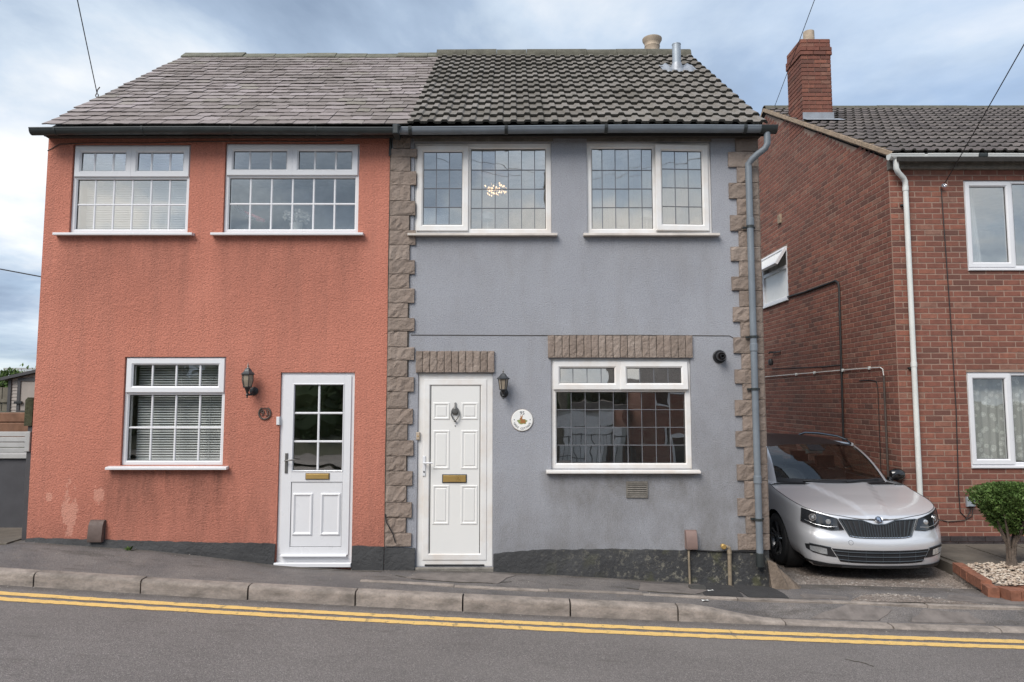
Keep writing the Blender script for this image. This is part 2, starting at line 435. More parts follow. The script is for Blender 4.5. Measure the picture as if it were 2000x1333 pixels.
k = t.mix(t.math('MULTIPLY', wear, .65), t.mix(t.noise(5, 4, .6, p), (.80, .52, .16), (.72, .47, .17)), (.16, .13, .09))
k = t.mix(t.ramp(t.noise(170, 2, .5, p), [(.33, .5), (.45, 0.)]), k, (.22, .16, .08))
M['yellow'] = t.done(k, .75, t.bump(t.noise(120, 4, .7, p), .005))
t = NT('drive_dirt'); p = t.geo('Position')
k = t.mix(t.ramp(t.noise(1.7, 6, .65, p), [(.35, 0.), (.66, 1.)]), (.185, .142, .112), (.29, .24, .205))
k = t.mix(t.ramp(t.noise(6, 6, .7, p), [(.5, 0.), (.66, .7)]), k, (.34, .30, .265))
k = t.mix(.6, k, t.mix(1., k, t.ramp(t.xyz(t.voro(90, p, out='Color'))[0], [(0, .35), (.6, 1.), (1, 2.2)]), 'MULTIPLY'))
M['dirt'] = t.done(k, .92, t.bump(t.math('ADD', t.noise(28, 6, .7, p), t.voro(90, p)), .016))
M['patch'] = plain('concrete_patch', (.185, .160, .145), .9, var=.4, scale=7, bump=.006)
M['paving'] = plain('path_slab', (.135, .115, .092), .9, var=.4, scale=4, bump=.006)
M['ground'] = plain('earth', (.085, .085, .05), .95, var=.4, scale=.4)
t = NT('pebbles'); k = t.ramp(t.piece(), [(0, (.22, .16, .115)), (.35, (.42, .33, .25)), (.7, (.52, .45, .37)), (1, (.30, .22, .17))])
M['pebble'] = t.done(k, .8)
t = NT('grit'); k = t.ramp(t.piece(), [(0, (.14, .11, .09)), (.5, (.26, .225, .195)), (1, (.40, .36, .32))])
M['grit'] = t.done(k, .9)
def leaf(name, cols):
    t = NT(name); p = t.geo('Position')
    k = t.ramp(t.piece(), cols)
    k = t.mix(t.ramp(t.noise(5, 3, .5, p), [(.35, 0.), (.7, .6)]), k, tuple(q * .55 for q in cols[0][1]))
    t.b.inputs['Subsurface Weight'].default_value = 0
    return t.done(k, .6, spec=.3)
M['leaf'] = leaf('conifer_leaf', [(0, (.055, .095, .022)), (.5, (.085, .15, .034)), (.85, (.12, .19, .05)), (1, (.15, .21, .07))])
M['leaf_dark'] = leaf('hedge_leaf', [(0, (.05, .075, .028)), (.5, (.075, .11, .042)), (1, (.12, .15, .06))])
M['bark'] = plain('bark', (.15, .115, .09), .9, var=.5, scale=18, bump=.01)
# car
t = NT('silver_paint'); M['silver'] = t.done((.70, .70, .715), .30, metal=.5, coat=.8)
M['gloss_black'] = plain('gloss_black', (.012, .011, .011), .12, var=.1, coat=.6)
M['wheel_black'] = plain('wheel_black', (.085, .085, .09), .22, metal=.4, var=.2, coat=.4)
t = NT('roof_black'); M['roof_black'] = t.done((.020, .017, .017), .38, spec=.3)
M['trim'] = plain('black_trim', (.018, .018, .02), .5)
M['tyre'] = plain('tyre_rubber', (.020, .020, .021), .8, bump=.004)
M['chrome'] = plain('chrome', (.75, .76, .78), .14, metal=1, var=.05)
M['slat_grey'] = plain('grille_slat', (.055, .065, .075), .35)
M['lens'] = plain('clear_lens', (.62, .63, .64), .12, metal=.6, var=.3, scale=40)
M['lens_dark'] = plain('smoked_lens', (.022, .023, .026), .06, coat=.8)
M['seat'] = plain('dark_cloth', (.022, .021, .022), .9)
# misc
M['white'] = plain('white_ceramic', (.80, .79, .76), .35, var=.06)
M['ink'] = plain('dark_ink', (.03, .035, .055), .6)
M['paint_brown'] = plain('paint_brown', (.34, .145, .045), .6)
M['paint_green'] = plain('paint_green', (.26, .29, .10), .6)
M['cable'] = plain('black_cable', (.020, .018, .018), .6)
M['pipe_brown'] = plain('brown_pipe', (.075, .055, .045), .6)
M['pipe_rust'] = plain('rusted_gas_pipe', (.27, .215, .15), .7, var=.4, scale=25)
M['box_brown'] = plain('brown_meter_box', (.125, .088, .075), .7, var=.3, scale=12)
M['box_pink'] = plain('faded_brown_box', (.215, .145, .125), .7, var=.2, scale=12)
M['terracotta'] = plain('pale_clay', (.46, .37, .28), .85, var=.3, scale=12)
M['alu'] = plain('galvanised', (.36, .40, .44), .5, metal=.25, var=.15)
M['lead_sheet'] = plain('lead_sheet', (.34, .36, .39), .5, metal=.3, var=.3, scale=6)
M['concrete'] = plain('old_concrete', (.225, .205, .178), .9, var=.45, scale=8, bump=.01)
M['verge'] = plain('verge_mortar', (.36, .27, .19), .92, var=.35, scale=12, bump=.012)
M['shed'] = plain('shed_cladding', (.33, .29, .26), .6, var=.1)
M['shed_trim'] = plain('shed_trim', (.06, .058, .062), .6)
M['dark_panel'] = plain('dark_grey_panel', (.060, .060, .066), .8, var=.15, scale=4)
M['white_board'] = plain('pale_grey_board', (.40, .40, .39), .6, var=.15)
M['wood'] = plain('weathered_timber', (.17, .15, .115), .85, var=.4, scale=8)
M['wood_red'] = plain('brown_timber', (.21, .105, .06), .8, var=.4, scale=8)
M['moss_post'] = plain('mossy_post', (.055, .055, .025), .9, var=.5, scale=14, bump=.01)
M['curtain'] = plain('net_curtain', (.62, .62, .61), .9, var=.12, scale=20)
M['flower'] = plain('white_petals', (.78, .77, .73), .7, var=.1)
M['pink'] = plain('pink_felt', (.42, .12, .13), .8)
M['greyfelt'] = plain('grey_felt', (.12, .12, .13), .8)
def emit(name, c, s):
    t = NT(name); t.b.inputs['Emission Color'].default_value = (*c, 1); t.b.inputs['Emission Strength'].default_value = s
    return t.done(c, .5)
M['bulb'] = emit('lit_crystal', (1.0, .62, .32), 1.5)

# ================================================================== SETTING
def sheet(xs, ys, zf):
    b = MB(); b.grid([[(x, y, zf(x, y)) for x in xs] for y in ys]); return b
def frange(a, b, n): return [a + (b - a) * i / n for i in range(n + 1)]

def drop(x):
    t = max(0., min(1., (x - 1.52) / (2.38 - 1.52))); return .098 * t * t * (3 - 2 * t)
KF, KB = -.955, -.838          # kerb front and back
UP = .118                     # kerb upstand
def road_z(x, y): return g(x) - UP - .004 + .012 * (KF - y) * (1 if y > -5 else 0) + (.049 if y <= -5 else 0)

xs_far = [-400, -120, -50, -25] + frange(-14, 14, 40) + [25, 50, 120, 400]
sheet(xs_far, [-400, -120, -50, -25, -14, -10, -6, -3, 0, 3, 6, 10, 16, 30, 60, 150, 400],
      lambda x, y: g(x) - .32 + (.25 * min(1, max(0, (-x - 5.5) / 3)) if y > 2 else 0)).build('ground', M['ground'], kind='structure', smooth=True)
road = sheet([-60, -30] + frange(-14, 14, 56) + [30, 60], [-8.9, -7, -5, -4, -3, -2, -1.5, KF + .02], road_z).build('road', M['asphalt'], kind='structure', smooth=True)
DIPS = [(-60, 0), (-5.2, .0), (-4.97, .05), (-3.67, .042), (-2.9, .0), (-2.46, -.03), (-1.62, -.048), (-1.0, -.014), (-.18, .018), (1.04, .004), (1.77, -.015), (2.6, -.02), (3.2, 0), (60, 0)]
def dip(x):
    for (a, za), (c, zc) in zip(DIPS, DIPS[1:]):
        if a <= x <= c: return za + (zc-za)*(x-a)/(c-a)
    return 0
def pave_z(x, y):
    z = g(x) + .006 * math.sin(3.1 * x + 2 * y) * (1 if -.75 < y < -.02 else 0)
    if y < -.62: z -= drop(x) * min(1, (-.62 - y) / .16)
    return z - .003 + dip(x) * max(0, min(1, (y + .52) / .45))
pavement = sheet([-60, -30] + frange(-14, 14, 168) + [30, 60], [KB - .004, -.78, -.7, -.64, -.55, -.4, -.2, .06], pave_z).build('pavement', M['footway'], kind='structure', smooth=True)
sheet([-60, -30] + frange(-14, 14, 28) + [30, 60], [-11.2, -8.95], lambda x, y: g(x) - .01).build('far_pavement', M['footway'], kind='structure')

# kerb stones, each its own piece
rk = random.Random(3)
xk = -4.24 - .951 * 11
i = 0
while xk < 14.5:
    x0, x1 = xk + .007, xk + .951 - .007
    dy = rk.uniform(-.004, .004); dz = rk.uniform(-.003, .003)
    b = MB(); rows = []
    for x in frange(x0, x1, 6):
        t = g(x) - drop(x) + dz
        rows.append([(x, KB+dy, t-.22), (x, KF+dy, t-.22), (x, KF+dy, t-.035), (x, KF+.006+dy, t-.015), (x, KF+.022+dy, t-.003), (x, KF+.04+dy, t), (x, KB+dy, t)])
    b.grid(rows)
    n = 7
    b.f += [tuple(range(n)), tuple(range(6*n, 7*n))]
    b.build('kerb_stone', M['kerb'], pavement, smooth=True)
    xk += .951; i += 1
# narrow concrete edging behind the footway strip
xe = -1.42
while xe < 13:
    L = .88; b = MB(); rows = []
    dz = rk.uniform(.004, .014); dy = rk.uniform(-.008, .008)
    for x in frange(xe+.004, xe+L-.004, 4):
        z = g(x) + dz
        rows.append([(x, -.628+dy, z-.06), (x, -.628+dy, z-.004), (x, -.622+dy, z), (x, -.572+dy, z), (x, -.566+dy, z-.06)])
    b.grid(rows); b.f += [tuple(range(5)), tuple(range(20, 25))]
    b.build('edging_stone', M['kerb'], pavement)
    xe += L
# double yellow lines with worn edges
def line(ya, yb, lab):
    b = MB(); xs = frange(-14, 14, 560); rows = []
    for y, s in ((ya, 1), (yb, -1)):
        rows.append([(x, y + rk.uniform(-.007, .007), road_z(x, y) + .004) for x in xs])
    b.grid(rows); o = b.build('yellow_line', M['yellow'], road); o['label'] = lab
line(-1.15, -1.24, 'yellow line nearer the kerb'); line(-1.30, -1.39, 'yellow line nearer the middle of the road')
# patches of concrete and tar along the footway
def patch(pts, mat, name='concrete_patch', dz=.004):
    cx = sum(p[0] for p in pts) / len(pts); cy = sum(p[1] for p in pts) / len(pts)
    ring_ = []
    for k in range(len(pts)):
        a, c = pts[k], pts[(k+1) % len(pts)]
        for t in (0, .33, .66):
            ring_.append((a[0]+(c[0]-a[0])*t+rk.uniform(-.02, .02), a[1]+(c[1]-a[1])*t+rk.uniform(-.012, .012)))
    b = MB(); n = len(ring_)
    zz = lambda x, y: (pave_z(x, y) if y < .05 else drive_z(x, y)) + dz + .003
    b.add([(cx, cy, zz(cx, cy) + .002)] + [(x, y, zz(x, y)) for x, y in ring_] + [(x, y, zz(x, y) - .02) for x, y in ring_],
          [(0, 1+i, 1+(i+1) % n) for i in range(n)] + [(1+i, 1+n+i, 1+n+(i+1) % n, 1+(i+1) % n) for i in range(n)])
    return b.build(name, mat, pavement)
def drive_z(x, y):
    a = g(x); return a + (-.222 - a) * min(1, max(0, (y + .55) / 1.3)) + .012 * math.sin(2.3*x+1.7*y)
patch([(-1.02, -.40), (-.55, -.44), (-.15, -.42), (.02, -.16), (-.3, -.10), (-.95, -.16)], M['patch'])
patch([(1.2, -.46), (1.75, -.47), (1.95, -.3), (1.7, -.14), (1.3, -.15)], M['patch'])
patch([(2.75, -.52), (3.2, -.5), (3.22, -.40), (2.8, -.36)], M['patch'])
patch([(3.45, -.50), (3.95, -.47), (3.9, -.36), (3.5, -.40)], M['patch'])
patch([(4.15, -.40), (4.95, -.52), (5.0, -.42), (4.3, -.22)], M['patch'])
patch([(2.7, -.79), (3.3, -.80), (3.5, -.68), (3.1, -.64)], M['patch'])
patch([(3.6, -.80), (4.3, -.79), (4.2, -.68), (3.8, -.66)], M['patch'])
M['tar'] = plain('fresh_tar', (.040, .038, .038), .85, var=.3, scale=6, bump=.008)
patch([(1.82, -.5), (2.2, -.52), (2.2, -.06), (1.9, -.05)], M['tar'], 'tar_patch')
patch([(2.22, -.52), (2.62, -.53), (2.6, -.08), (2.22, -.05)], M['tar'], 'tar_patch')
def crack(pts, w=.004, surf=None, par=None):
    surf = surf or pave_z; b = MB(); L_ = []
    for (a, c) in zip(pts, pts[1:]):
        for t_ in (0, .25, .5, .75):
            x = a[0]+(c[0]-a[0])*t_+rk.uniform(-.012, .012); y = a[1]+(c[1]-a[1])*t_+rk.uniform(-.008, .008); L_.append((x, y, surf(x, y)+.004))
    b.tube(L_, [w*rk.uniform(.5, 1.2) for _ in L_], 4); return b.build('crack', M['dark_mortar'], par or pavement)
crack([(-1.15, -.30), (-.95, -.42), (-.55, -.45), (-.2, -.43), (.05, -.32)]); crack([(-.55, -.45), (-.57, -.34)], .003)
crack([(1.1, -.40), (1.35, -.48), (1.7, -.49), (1.85, -.40), (1.95, -.46)]); crack([(-2.4, -.08), (-2.0, -.11), (-1.6, -.10), (-1.2, -.14)], .005)
crack([(2.2, -.10), (2.24, -.3), (2.3, -.52)], .003); crack([(2.95, -.70), (3.1, -.78), (3.2, -.81)], .003)
crack([(2.55, -1.78), (2.64, -1.84), (2.72, -1.93)], .003, road_z, road)
# the drive between the houses
driveway = sheet(frange(2.5, 5.12, 30), frange(-.56, .9, 20) + [1.5, 2.5, 4, 6, 9, 12], drive_z).build('driveway', M['dirt'], kind='structure', smooth=True)
def pebbles(name, mat, pts, r0, r1, parent=None, label=None, cat=None):
    b = MB(); q = random.Random(5)
    for (x, y, z) in pts:
        r = q.uniform(r0, r1); a = q.uniform(0, 6.28); h = r * q.uniform(.5, .8)
        vs = []
        for k in range(5):
            t = a + k * 1.2566; rr = r * q.uniform(.75, 1.2); vs.append((x + rr*math.cos(t), y + rr*math.sin(t)*.8, z + h*.2))
        vs += [(x + r*.2, y, z + h), (x, y, z - h*.4)]
        b.add(vs, [(k, (k+1) % 5, 5) for k in range(5)] + [((k+1) % 5, k, 6) for k in range(5)])
    o = b.build(name, mat, parent, kind='stuff')
    return tag(o, label, cat)
q = random.Random(11)
pts = []
while len(pts) < 2600:
    x, y = q.uniform(2.66, 5.0), q.uniform(-.52, 1.3)
    if q.random() < (.9 if -.35 < y < .25 else .25): pts.append((x, y, drive_z(x, y)))
pebbles('loose_gravel', M['grit'], pts, .004, .013, None, 'loose grey grit strewn over the dirt drive', 'gravel')
pts = []
while len(pts) < 500:
    x = q.uniform(-5, 7); y = q.choice((q.gauss(-.02, .02), q.gauss(-1.0, .05), q.uniform(-.56, -.03)))
    if y > -.01: y = -.02
    if y < -.94: pts.append((x, y, road_z(x, y)))
    elif y > -.8: pts.append((x, y, pave_z(x, y)))
pebbles('pavement_grit', M['grit'], pts, .003, .008, None, 'scattered grit and bits along wall foot and gutter', 'grit')

# ================================================================== WALL + WINDOW BUILDERS
def wall_mesh(x0, x1, z0, z1, openings, yd, back):
    """front face at y=0 with openings and reveals, sides and back"""
    xs = sorted({x0, x1, *[o[0] for o in openings], *[o[1] for o in openings]})
    zs = sorted({z0, z1, *[o[2] for o in openings], *[o[3] for o in openings]})
    b = MB()
    for i in range(len(xs)-1):
        for j in range(len(zs)-1):
            cx, cz = (xs[i]+xs[i+1])/2, (zs[j]+zs[j+1])/2
            if any(o[0] < cx < o[1] and o[2] < cz < o[3] for o in openings): continue
            b.add([(xs[i],0,zs[j]),(xs[i+1],0,zs[j]),(xs[i+1],0,zs[j+1]),(xs[i],0,zs[j+1])], [(0,1,2,3)])
    for (a, c, d, e) in openings:
        b.add([(a,0,d),(c,0,d),(c,0,e),(a,0,e),(a,yd,d),(c,yd,d),(c,yd,e),(a,yd,e)], [(0,4,5,1),(1,5,6,2),(2,6,7,3),(3,7,4,0)])
    b.add([(x0,0,z0),(x0,back,z0),(x0,back,z1),(x0,0,z1)], [(0,1,2,3)])
    b.add([(x1,0,z0),(x1,back,z0),(x1,back,z1),(x1,0,z1)], [(0,1,2,3)])
    b.add([(x0,back,z0),(x1,back,z0),(x1,back,z1),(x0,back,z1)], [(0,1,2,3)])
    b.add([(x0,0,z1),(x1,0,z1),(x1,back,z1),(x0,back,z1)], [(0,1,2,3)])
    return b

rw = random.Random(21)
def centred(n, pitch, a, b):
    if pitch is None: return [a + (b-a)*k/n for k in range(1, n)]
    c = (a+b)/2; return [c + (k - n/2) * pitch for k in range(1, n)]

def glazed(parent, gx0, gx1, gz0, gz1, gy, nc, pc, nr, pr, barw, barmat, tilt=0., fn=None, wob=.0012, gmat=None):
    """panes one by one, with glazing bars or lead cames over their joints"""
    vx = [gx0] + centred(nc, pc, gx0, gx1) + [gx1]
    vz = [gz0] + centred(nr, pr, gz0, gz1) + [gz1]
    for i in range(len(vx)-1):
        for j in range(len(vz)-1):
            a, c, d, e = vx[i]+.0006, vx[i+1]-.0006, vz[j]+.0006, vz[j+1]-.0006
            tx, tz = rw.uniform(-wob, wob) / max(.1, c-a), rw.uniform(-wob, wob) / max(.1, e-d) + tilt
            f = lambda x, z: gy + (x-(a+c)/2)*tx + (z-(d+e)/2)*tz
            b = MB()
            b.add([(x, f(x, z)+o, z) for o in (0, .004) for (x, z) in ((a,d),(c,d),(c,e),(a,e))],
                  [(0,1,2,3),(7,6,5,4),(0,4,5,1),(1,5,6,2),(2,6,7,3),(3,7,4,0)])
            if fn: b.xf(fn)
            b.build('pane', gmat or M['glass'], parent)
    if nc * nr > 1:
        if nr == 1:
            for x in vx[1:-1]:
                b = MB().cbox(x-barw/2, x+barw/2, gy-.006, gy+.010, gz0, gz1, barw*.25)
                if fn: b.xf(fn)
                b.build('glazing_bar', barmat, parent)
        b = MB()
        for x in (vx[1:-1] if nr > 1 else []): b.cbox(x-barw/2, x+barw/2, gy-.006, gy+.010, gz0, gz1, barw*.25)
        for z in vz[1:-1]: b.cbox(gx0, gx1, gy-.0066, gy+.0106, z-barw/2, z+barw/2, barw*.25)
        if fn and nr > 1: b.xf(fn)
        if nr > 1: b.build('glazing_bar', barmat, parent)
    b = MB(); b.ring(gx0-.003, gx1+.003, gz0-.003, gz1+.003, [(0, gy-.004), (.008, gy-.004), (.008, gy+.006), (0, gy+.006)])
    if fn: b.xf(fn)
    b.build('gasket', M['gasket'], parent)

def window(house, name_label, x0, x1, z0, z1, fw, yf, mat, bars, lights, style, sill=None, sillmat=None, gmat=None):
    white = style == 'white'
    bw, bm = (.021, M['upvc']) if white else (.0075, M['lead'])
    b = MB()
    b.ring(x0, x1, z0, z1, [(0, yf+.08), (0, yf+.004), (.004, yf), (fw-.012, yf), (fw, yf+.012), (fw, yf+.08)])
    for (kind, c, a, e) in bars:
        if kind == 'v': b.cbox(c-.027, c+.027, yf+.001, yf+.075, a, e, .008)
        else: b.cbox(a, e, yf+.0015, yf+.074, c-.027, c+.027, .008)
    w = b.build('window', mat, house); w['label'] = name_label
    for L in lights:
        a, c, d, e = L['r']; tilt = L.get('tilt', 0)
        fn = L.get('fn')
        if L.get('sash'):
            ex = .030; sw = .068; ys = yf - .020
            b = MB(); b.ring(a-ex, c+ex, d-ex, e+ex, [(0, yf+.02), (0, ys+.005), (.005, ys), (sw-.016, ys), (sw, ys+.014), (sw, yf+.05)])
            if fn: b.xf(fn)
            b.build('sash', mat, w)
            k = sw - ex; glazed(w, a+k, c-k, d+k, e-k, ys+.026, L['nc'], L.get('pc'), L['nr'], L.get('pr'), bw, bm, tilt, fn, .0004 if white else .0016, gmat)
        else:
            glazed(w, a, c, d, e, yf+.026, L['nc'], L.get('pc'), L['nr'], L.get('pr'), bw, bm, tilt, fn, .0004 if white else .0016, gmat)
    if sill:
        s0, s1 = sill
        b = MB(); b.prism([(yf+.06, z0+.004), (yf+.0, z0-.002), (-.062, z0-.012), (-.066, z0-.016), (-.066, z0-.036), (-.052, z0-.040), (.0, z0-.036), (yf+.06, z0-.036)], 'x', s0, s1)
        b.build('sill', sillmat or mat, w)
    return w

def hinge(axis_pt, axis, ang):
    m = Matrix.Translation(axis_pt) @ Matrix.Rotation(ang, 4, axis) @ Matrix.Translation(-Vector(axis_pt))
    return lambda p: m @ p

def room(house, x0, x1, y0, y1, z0, z1, mat):
    b = MB(); b.add([(x0,y0,z0),(x1,y0,z0),(x1,y1,z0),(x0,y1,z0),(x0,y0,z1),(x1,y0,z1),(x1,y1,z1),(x0,y1,z1)],
                    [(0,1,2,3),(4,7,6,5),(1,5,6,2),(2,6,7,3),(3,7,4,0)])
    o = b.build('room', mat, house); return o

def blind(x0, x1, z0, z1, y, pitch, ang, label):
    root = empty('venetian_blind', ((x0+x1)/2, y, z0), label, 'blind', 'venetian blinds')
    MB().box(x0, x1, y-.015, y+.015, z1-.03, z1).build('headrail', M['blind'], root)
    b = MB(); z = z1 - .04; ca, sa = math.cos(ang)*.0125, math.sin(ang)*.0125
    while z > z0 + .01:
        j = rw.uniform(-.001, .001)
        b.add([(x0, y-ca, z-sa+j), (x1, y-ca, z-sa-j), (x1, y, z+.002-j), (x0, y, z+.002+j), (x1, y+ca, z+sa-j), (x0, y+ca, z+sa+j)], [(0,1,2,3), (3,2,4,5)])
        z -= pitch
    b.build('slats', M['blind'], root, kind='stuff')
    b = MB()
    for t in (.16, .5, .84): b.box(x0+(x1-x0)*t-.001, x0+(x1-x0)*t+.001, y-.016, y-.014, z0, z1)
    b.build('cord', M['blind'], root)
    MB().box(x0, x1, y-.012, y+.012, z0-.008, z0+.008).build('bottom_rail', M['blind'], root)

# ================================================================== COTTAGES
XL, XP, XR = -4.975, -1.303, 2.622
ZT = 4.60
BACK = 5.75
orange = empty('orange_cottage', ((XL+XP)/2, 0, g(-3.1)), 'terracotta orange rendered cottage with white windows and purple-brown slate roof', 'house')
grey = empty('grey_cottage', ((XP+XR)/2, 0, g(.7)), 'blue-grey rendered cottage with brown stone quoins and dark tiled roof', 'house')
# window rectangles (x0, x1, z0, z1)
W1 = (-4.706, -3.446, 3.528, 4.492); W2 = (-3.074, -1.636, 3.528, 4.508); W3 = (-4.048, -2.990, 1.084, 2.208)
D1 = (-2.414, -1.640, .105, 2.046)
W4 = (-1.046, .420, 3.522, 4.512); W5 = (.800, 2.130, 3.522, 4.516); W6 = (.406, 1.866, 1.046, 2.188)
D2 = (-.980, -.200, .062, 2.036)
ow = wall_mesh(XL, XP, -.3, ZT, [W1, W2, W3, D1], .13, BACK).build('wall', M['orange'], orange)
gw = wall_mesh(XP+.001, XR, -.5, ZT, [W4, W5, W6, D2], .13, BACK).build('wall', M['grey'], grey)
room(orange, XL+.15, XP-.08, .131, 3.6, .12, 2.45, M['room']); room(orange, XL+.15, XP-.08, .131, 1.8, 2.62, 4.57, M['room_light'])
room(grey, XP+.1, XR-.15, .131, 1.7, .1, 2.45, M['room_light']); room(grey, XP+.1, XR-.15, .131, 1.75, 2.62, 4.57, M['room_light'])
# dark hair-line edges where the render meets the frames is real depth: frames sit 3 cm back in the reveal
def top_two(W, split, tz, fw, nb, nct, pct, ncb, pcb, nrb, style, mat, lab, sill, t1, t2, sm=None, fn2=None):
    x0, x1, z0, z1 = W
    return window(orange if W[0] < XP else grey, lab, x0, x1, z0, z1, fw, .028, mat,
        [('h', tz, x0+.01, x1-.01), ('v', split, tz+.02, z1-.01)],
        [dict(r=(x0+fw, split-.027, tz+.027, z1-fw), sash=1, nc=nct, pc=pct, nr=1, tilt=t1),
         dict(r=(split+.027, x1-fw, tz+.027, z1-fw), sash=1, nc=nct, pc=pct, nr=1, tilt=t2, fn=fn2),
         dict(r=(x0+fw, x1-fw, z0+fw, tz-.027), nc=ncb, pc=pcb, nr=nrb)], style, sill, sm, M['glass_mid'] if W is W2 else None)
top_two(W1, -4.085, 4.142, .046, 0, 3, .2, 6, .2, 2, 'white', M['upvc'], 'upper window with closed white blind', (-4.835, -3.37), .02, .02)
top_two(W2, -2.356, 4.158, .046, 0, 3, .226, 6, .226, 2, 'white', M['upvc'], 'upper window with vase of white flowers', (-3.175, -1.57), .02, .02)
x0, x1, z0, z1 = W3
window(orange, 'lower window with open-slat blind', x0, x1, z0, z1, .046, .028, M['upvc'], [('h', 1.838, x0+.01, x1-.01)],
       [dict(r=(x0+.046, x1-.046, 1.865, z1-.046), sash=1, nc=4, pc=.25, nr=1, tilt=.012), dict(r=(x0+.046, x1-.046, z0+.046, 1.811), nc=4, pc=.25, nr=2)], 'white', (-4.165, -2.925), None, M['glass_clear'])
# grey cottage windows, leaded
x0, x1, z0, z1 = W4; fw = .058
window(grey, 'upper window with lit chandelier behind', x0, x1, z0, z1, fw, .028, M['upvc_old'], [('v', -.468, z0+.01, z1-.01)],
       [dict(r=(x0+fw, -.495, z0+fw, z1-fw), sash=1, nc=3, pc=.139, nr=4, pr=.205), dict(r=(-.441, x1-fw, z0+fw, z1-fw), nc=6, pc=.1415, nr=4, pr=.21)], 'lead', (-1.10, .478), M['sill_old'])
x0, x1, z0, z1 = W5
window(grey, 'upper window with right casement ajar', x0, x1, z0, z1, fw, .028, M['upvc_old'], [('v', 1.535, z0+.01, z1-.01)],
       [dict(r=(x0+fw, 1.508, z0+fw, z1-fw), nc=5, pc=.142, nr=4, pr=.205),
        dict(r=(1.562, x1-fw, z0+fw, z1-fw), sash=1, nc=3, pc=.143, nr=4, pr=.205, fn=hinge((x1-fw+.03, .02, 0), 'Z', R(3.2)))], 'lead', (.755, 2.188), M['sill_old'])
top_two(W6, 1.137, 1.868, .058, 0, 4, .148, 9, .1475, 4, 'lead', M['upvc_old'], 'wide lower window with leaded lights', (.352, 1.932), .06, .0, M['upvc_old'],
        hinge((0, .02, 2.13), 'X', R(-4.5)))
blind(W1[0]+.07, W1[1]-.07, W1[2]+.05, W1[3]-.06, .17, .0255, R(62), 'nearly closed white venetian blind behind the upper window by the gable')
blind(W3[0]+.07, W3[1]-.07, W3[2]+.05, W3[3]-.06, .17, .026, R(38), 'white venetian blind with open slats behind the lower window')

# ---- doors
def door_glazed(house):
    x0, x1, z0, z1 = D1; fw = .058; yf = .022
    b = MB(); b.ring(x0, x1, z0, z1, [(0, yf+.08), (0, yf+.004), (.004, yf), (fw-.012, yf), (fw, yf+.012), (fw, yf+.08)])
    d = b.build('door', M['upvc'], house); d['label'] = 'white half-glazed front door with six panes'
    a, c, e, f = x0+fw-.022, x1-fw+.022, z0+.075, z1-fw+.022
    gx0, gx1 = -2.268, -1.762; gz0, gz1 = 1.02, 1.915
    ys = yf - .012; lz0, lz1 = .255, .915; lx0, lx1 = gx0-.012, gx1+.012
    b = MB()
    # leaf: stiles and rails around the glass and the lower panel
    for (p, q_, r_, s_) in ((a, lx0, e, f), (lx1, c, e, f), (lx0, lx1, e, lz0), (lx0, lx1, lz1, gz0), (lx0, lx1, gz1, f)):
        b.cbox(p, q_, ys, yf+.05, r_, s_, .0015)
    b.build('door_leaf', M['upvc'], d)
    MB().ring(a, c, e, f, [(-.004, ys+.016), (.002, ys+.016), (.002, ys+.03), (-.004, ys+.03)]).build('gasket', M['gasket'], d)
    MB().ring(gx0-.014, gx1+.014, gz0, gz1+.014, [(0, ys+.03), (0, ys-.004), (.006, ys-.006), (.014, ys+.008), (.014, ys+.03)]).build('glazing_bead', M['upvc'], d)
    glazed(d, gx0, gx1, gz0+.014, gz1, ys+.02, 2, None, 3, None, .022, M['upvc'], .0)
    b = MB(); b.cbox(lx0+.004, lx1-.004, ys+.008, ys+.03, lz0+.004, lz1-.004, .003)
    b.build('lower_panel', M['upvc'], d)
    MB().ring(lx0, lx1, lz0, lz1, [(0, ys+.012), (.005, ys+.012), (.005, ys+.02), (0, ys+.02)]).build('gasket', M['gasket'], d)
    m = (lx0+lx1)/2
    for (p, q_) in ((lx0+.022, m-.04), (m+.045, lx1-.018)):
        MB().ring(p, q_, .375, .80, [(0, ys+.012), (0, ys+.002), (.012, ys-.004), (.024, ys+.004), (.03, ys+.0075), (.03, ys+.012)]).build('moulded_panel', M['upvc'], d)
    b = MB(); b.cbox(-2.132, -1.884, ys-.012, ys+.004, .94, 1.006, .006); lp = b.build('letter_plate', M['brassdark'], d)
    b = MB(); b.cbox(-2.124, -1.892, ys-.017, ys-.010, .948, .998, .004); b.build('letter_flap', M['brass'], lp)
    b = MB(); b.cbox(-2.348, -2.318, ys-.010, ys+.002, 1.005, 1.21, .004); hp = b.build('door_handle', M['pewter'], d)
    b = MB(); b.tube([(-2.333, ys-.006, 1.135), (-2.333, ys-.05, 1.135), (-2.318, ys-.058, 1.137), (-2.25, ys-.056, 1.145), (-2.225, ys-.052, 1.14)], .008, 8); b.build('lever', M['pewter'], hp, smooth=True)
    b = MB(); b.prism([(ys+.02, .19), (-.028, .178), (-.030, .168), (ys+.02, .165)], 'x', x0+.05, x1-.05); b.build('weather_bar', M['upvc'], d)
    b = MB(); b.cbox(x0-.006, x1+.004, -.05, yf+.1, z0-.04, z0+.002, .006); b.build('threshold', M['upvc'], d)
    b = MB(); b.cbox(x0-.028, x0+.004, -.018, .02, 1.50, 1.585, .004); b.build('doorbell', M['upvc'], d)
door_glazed(orange)

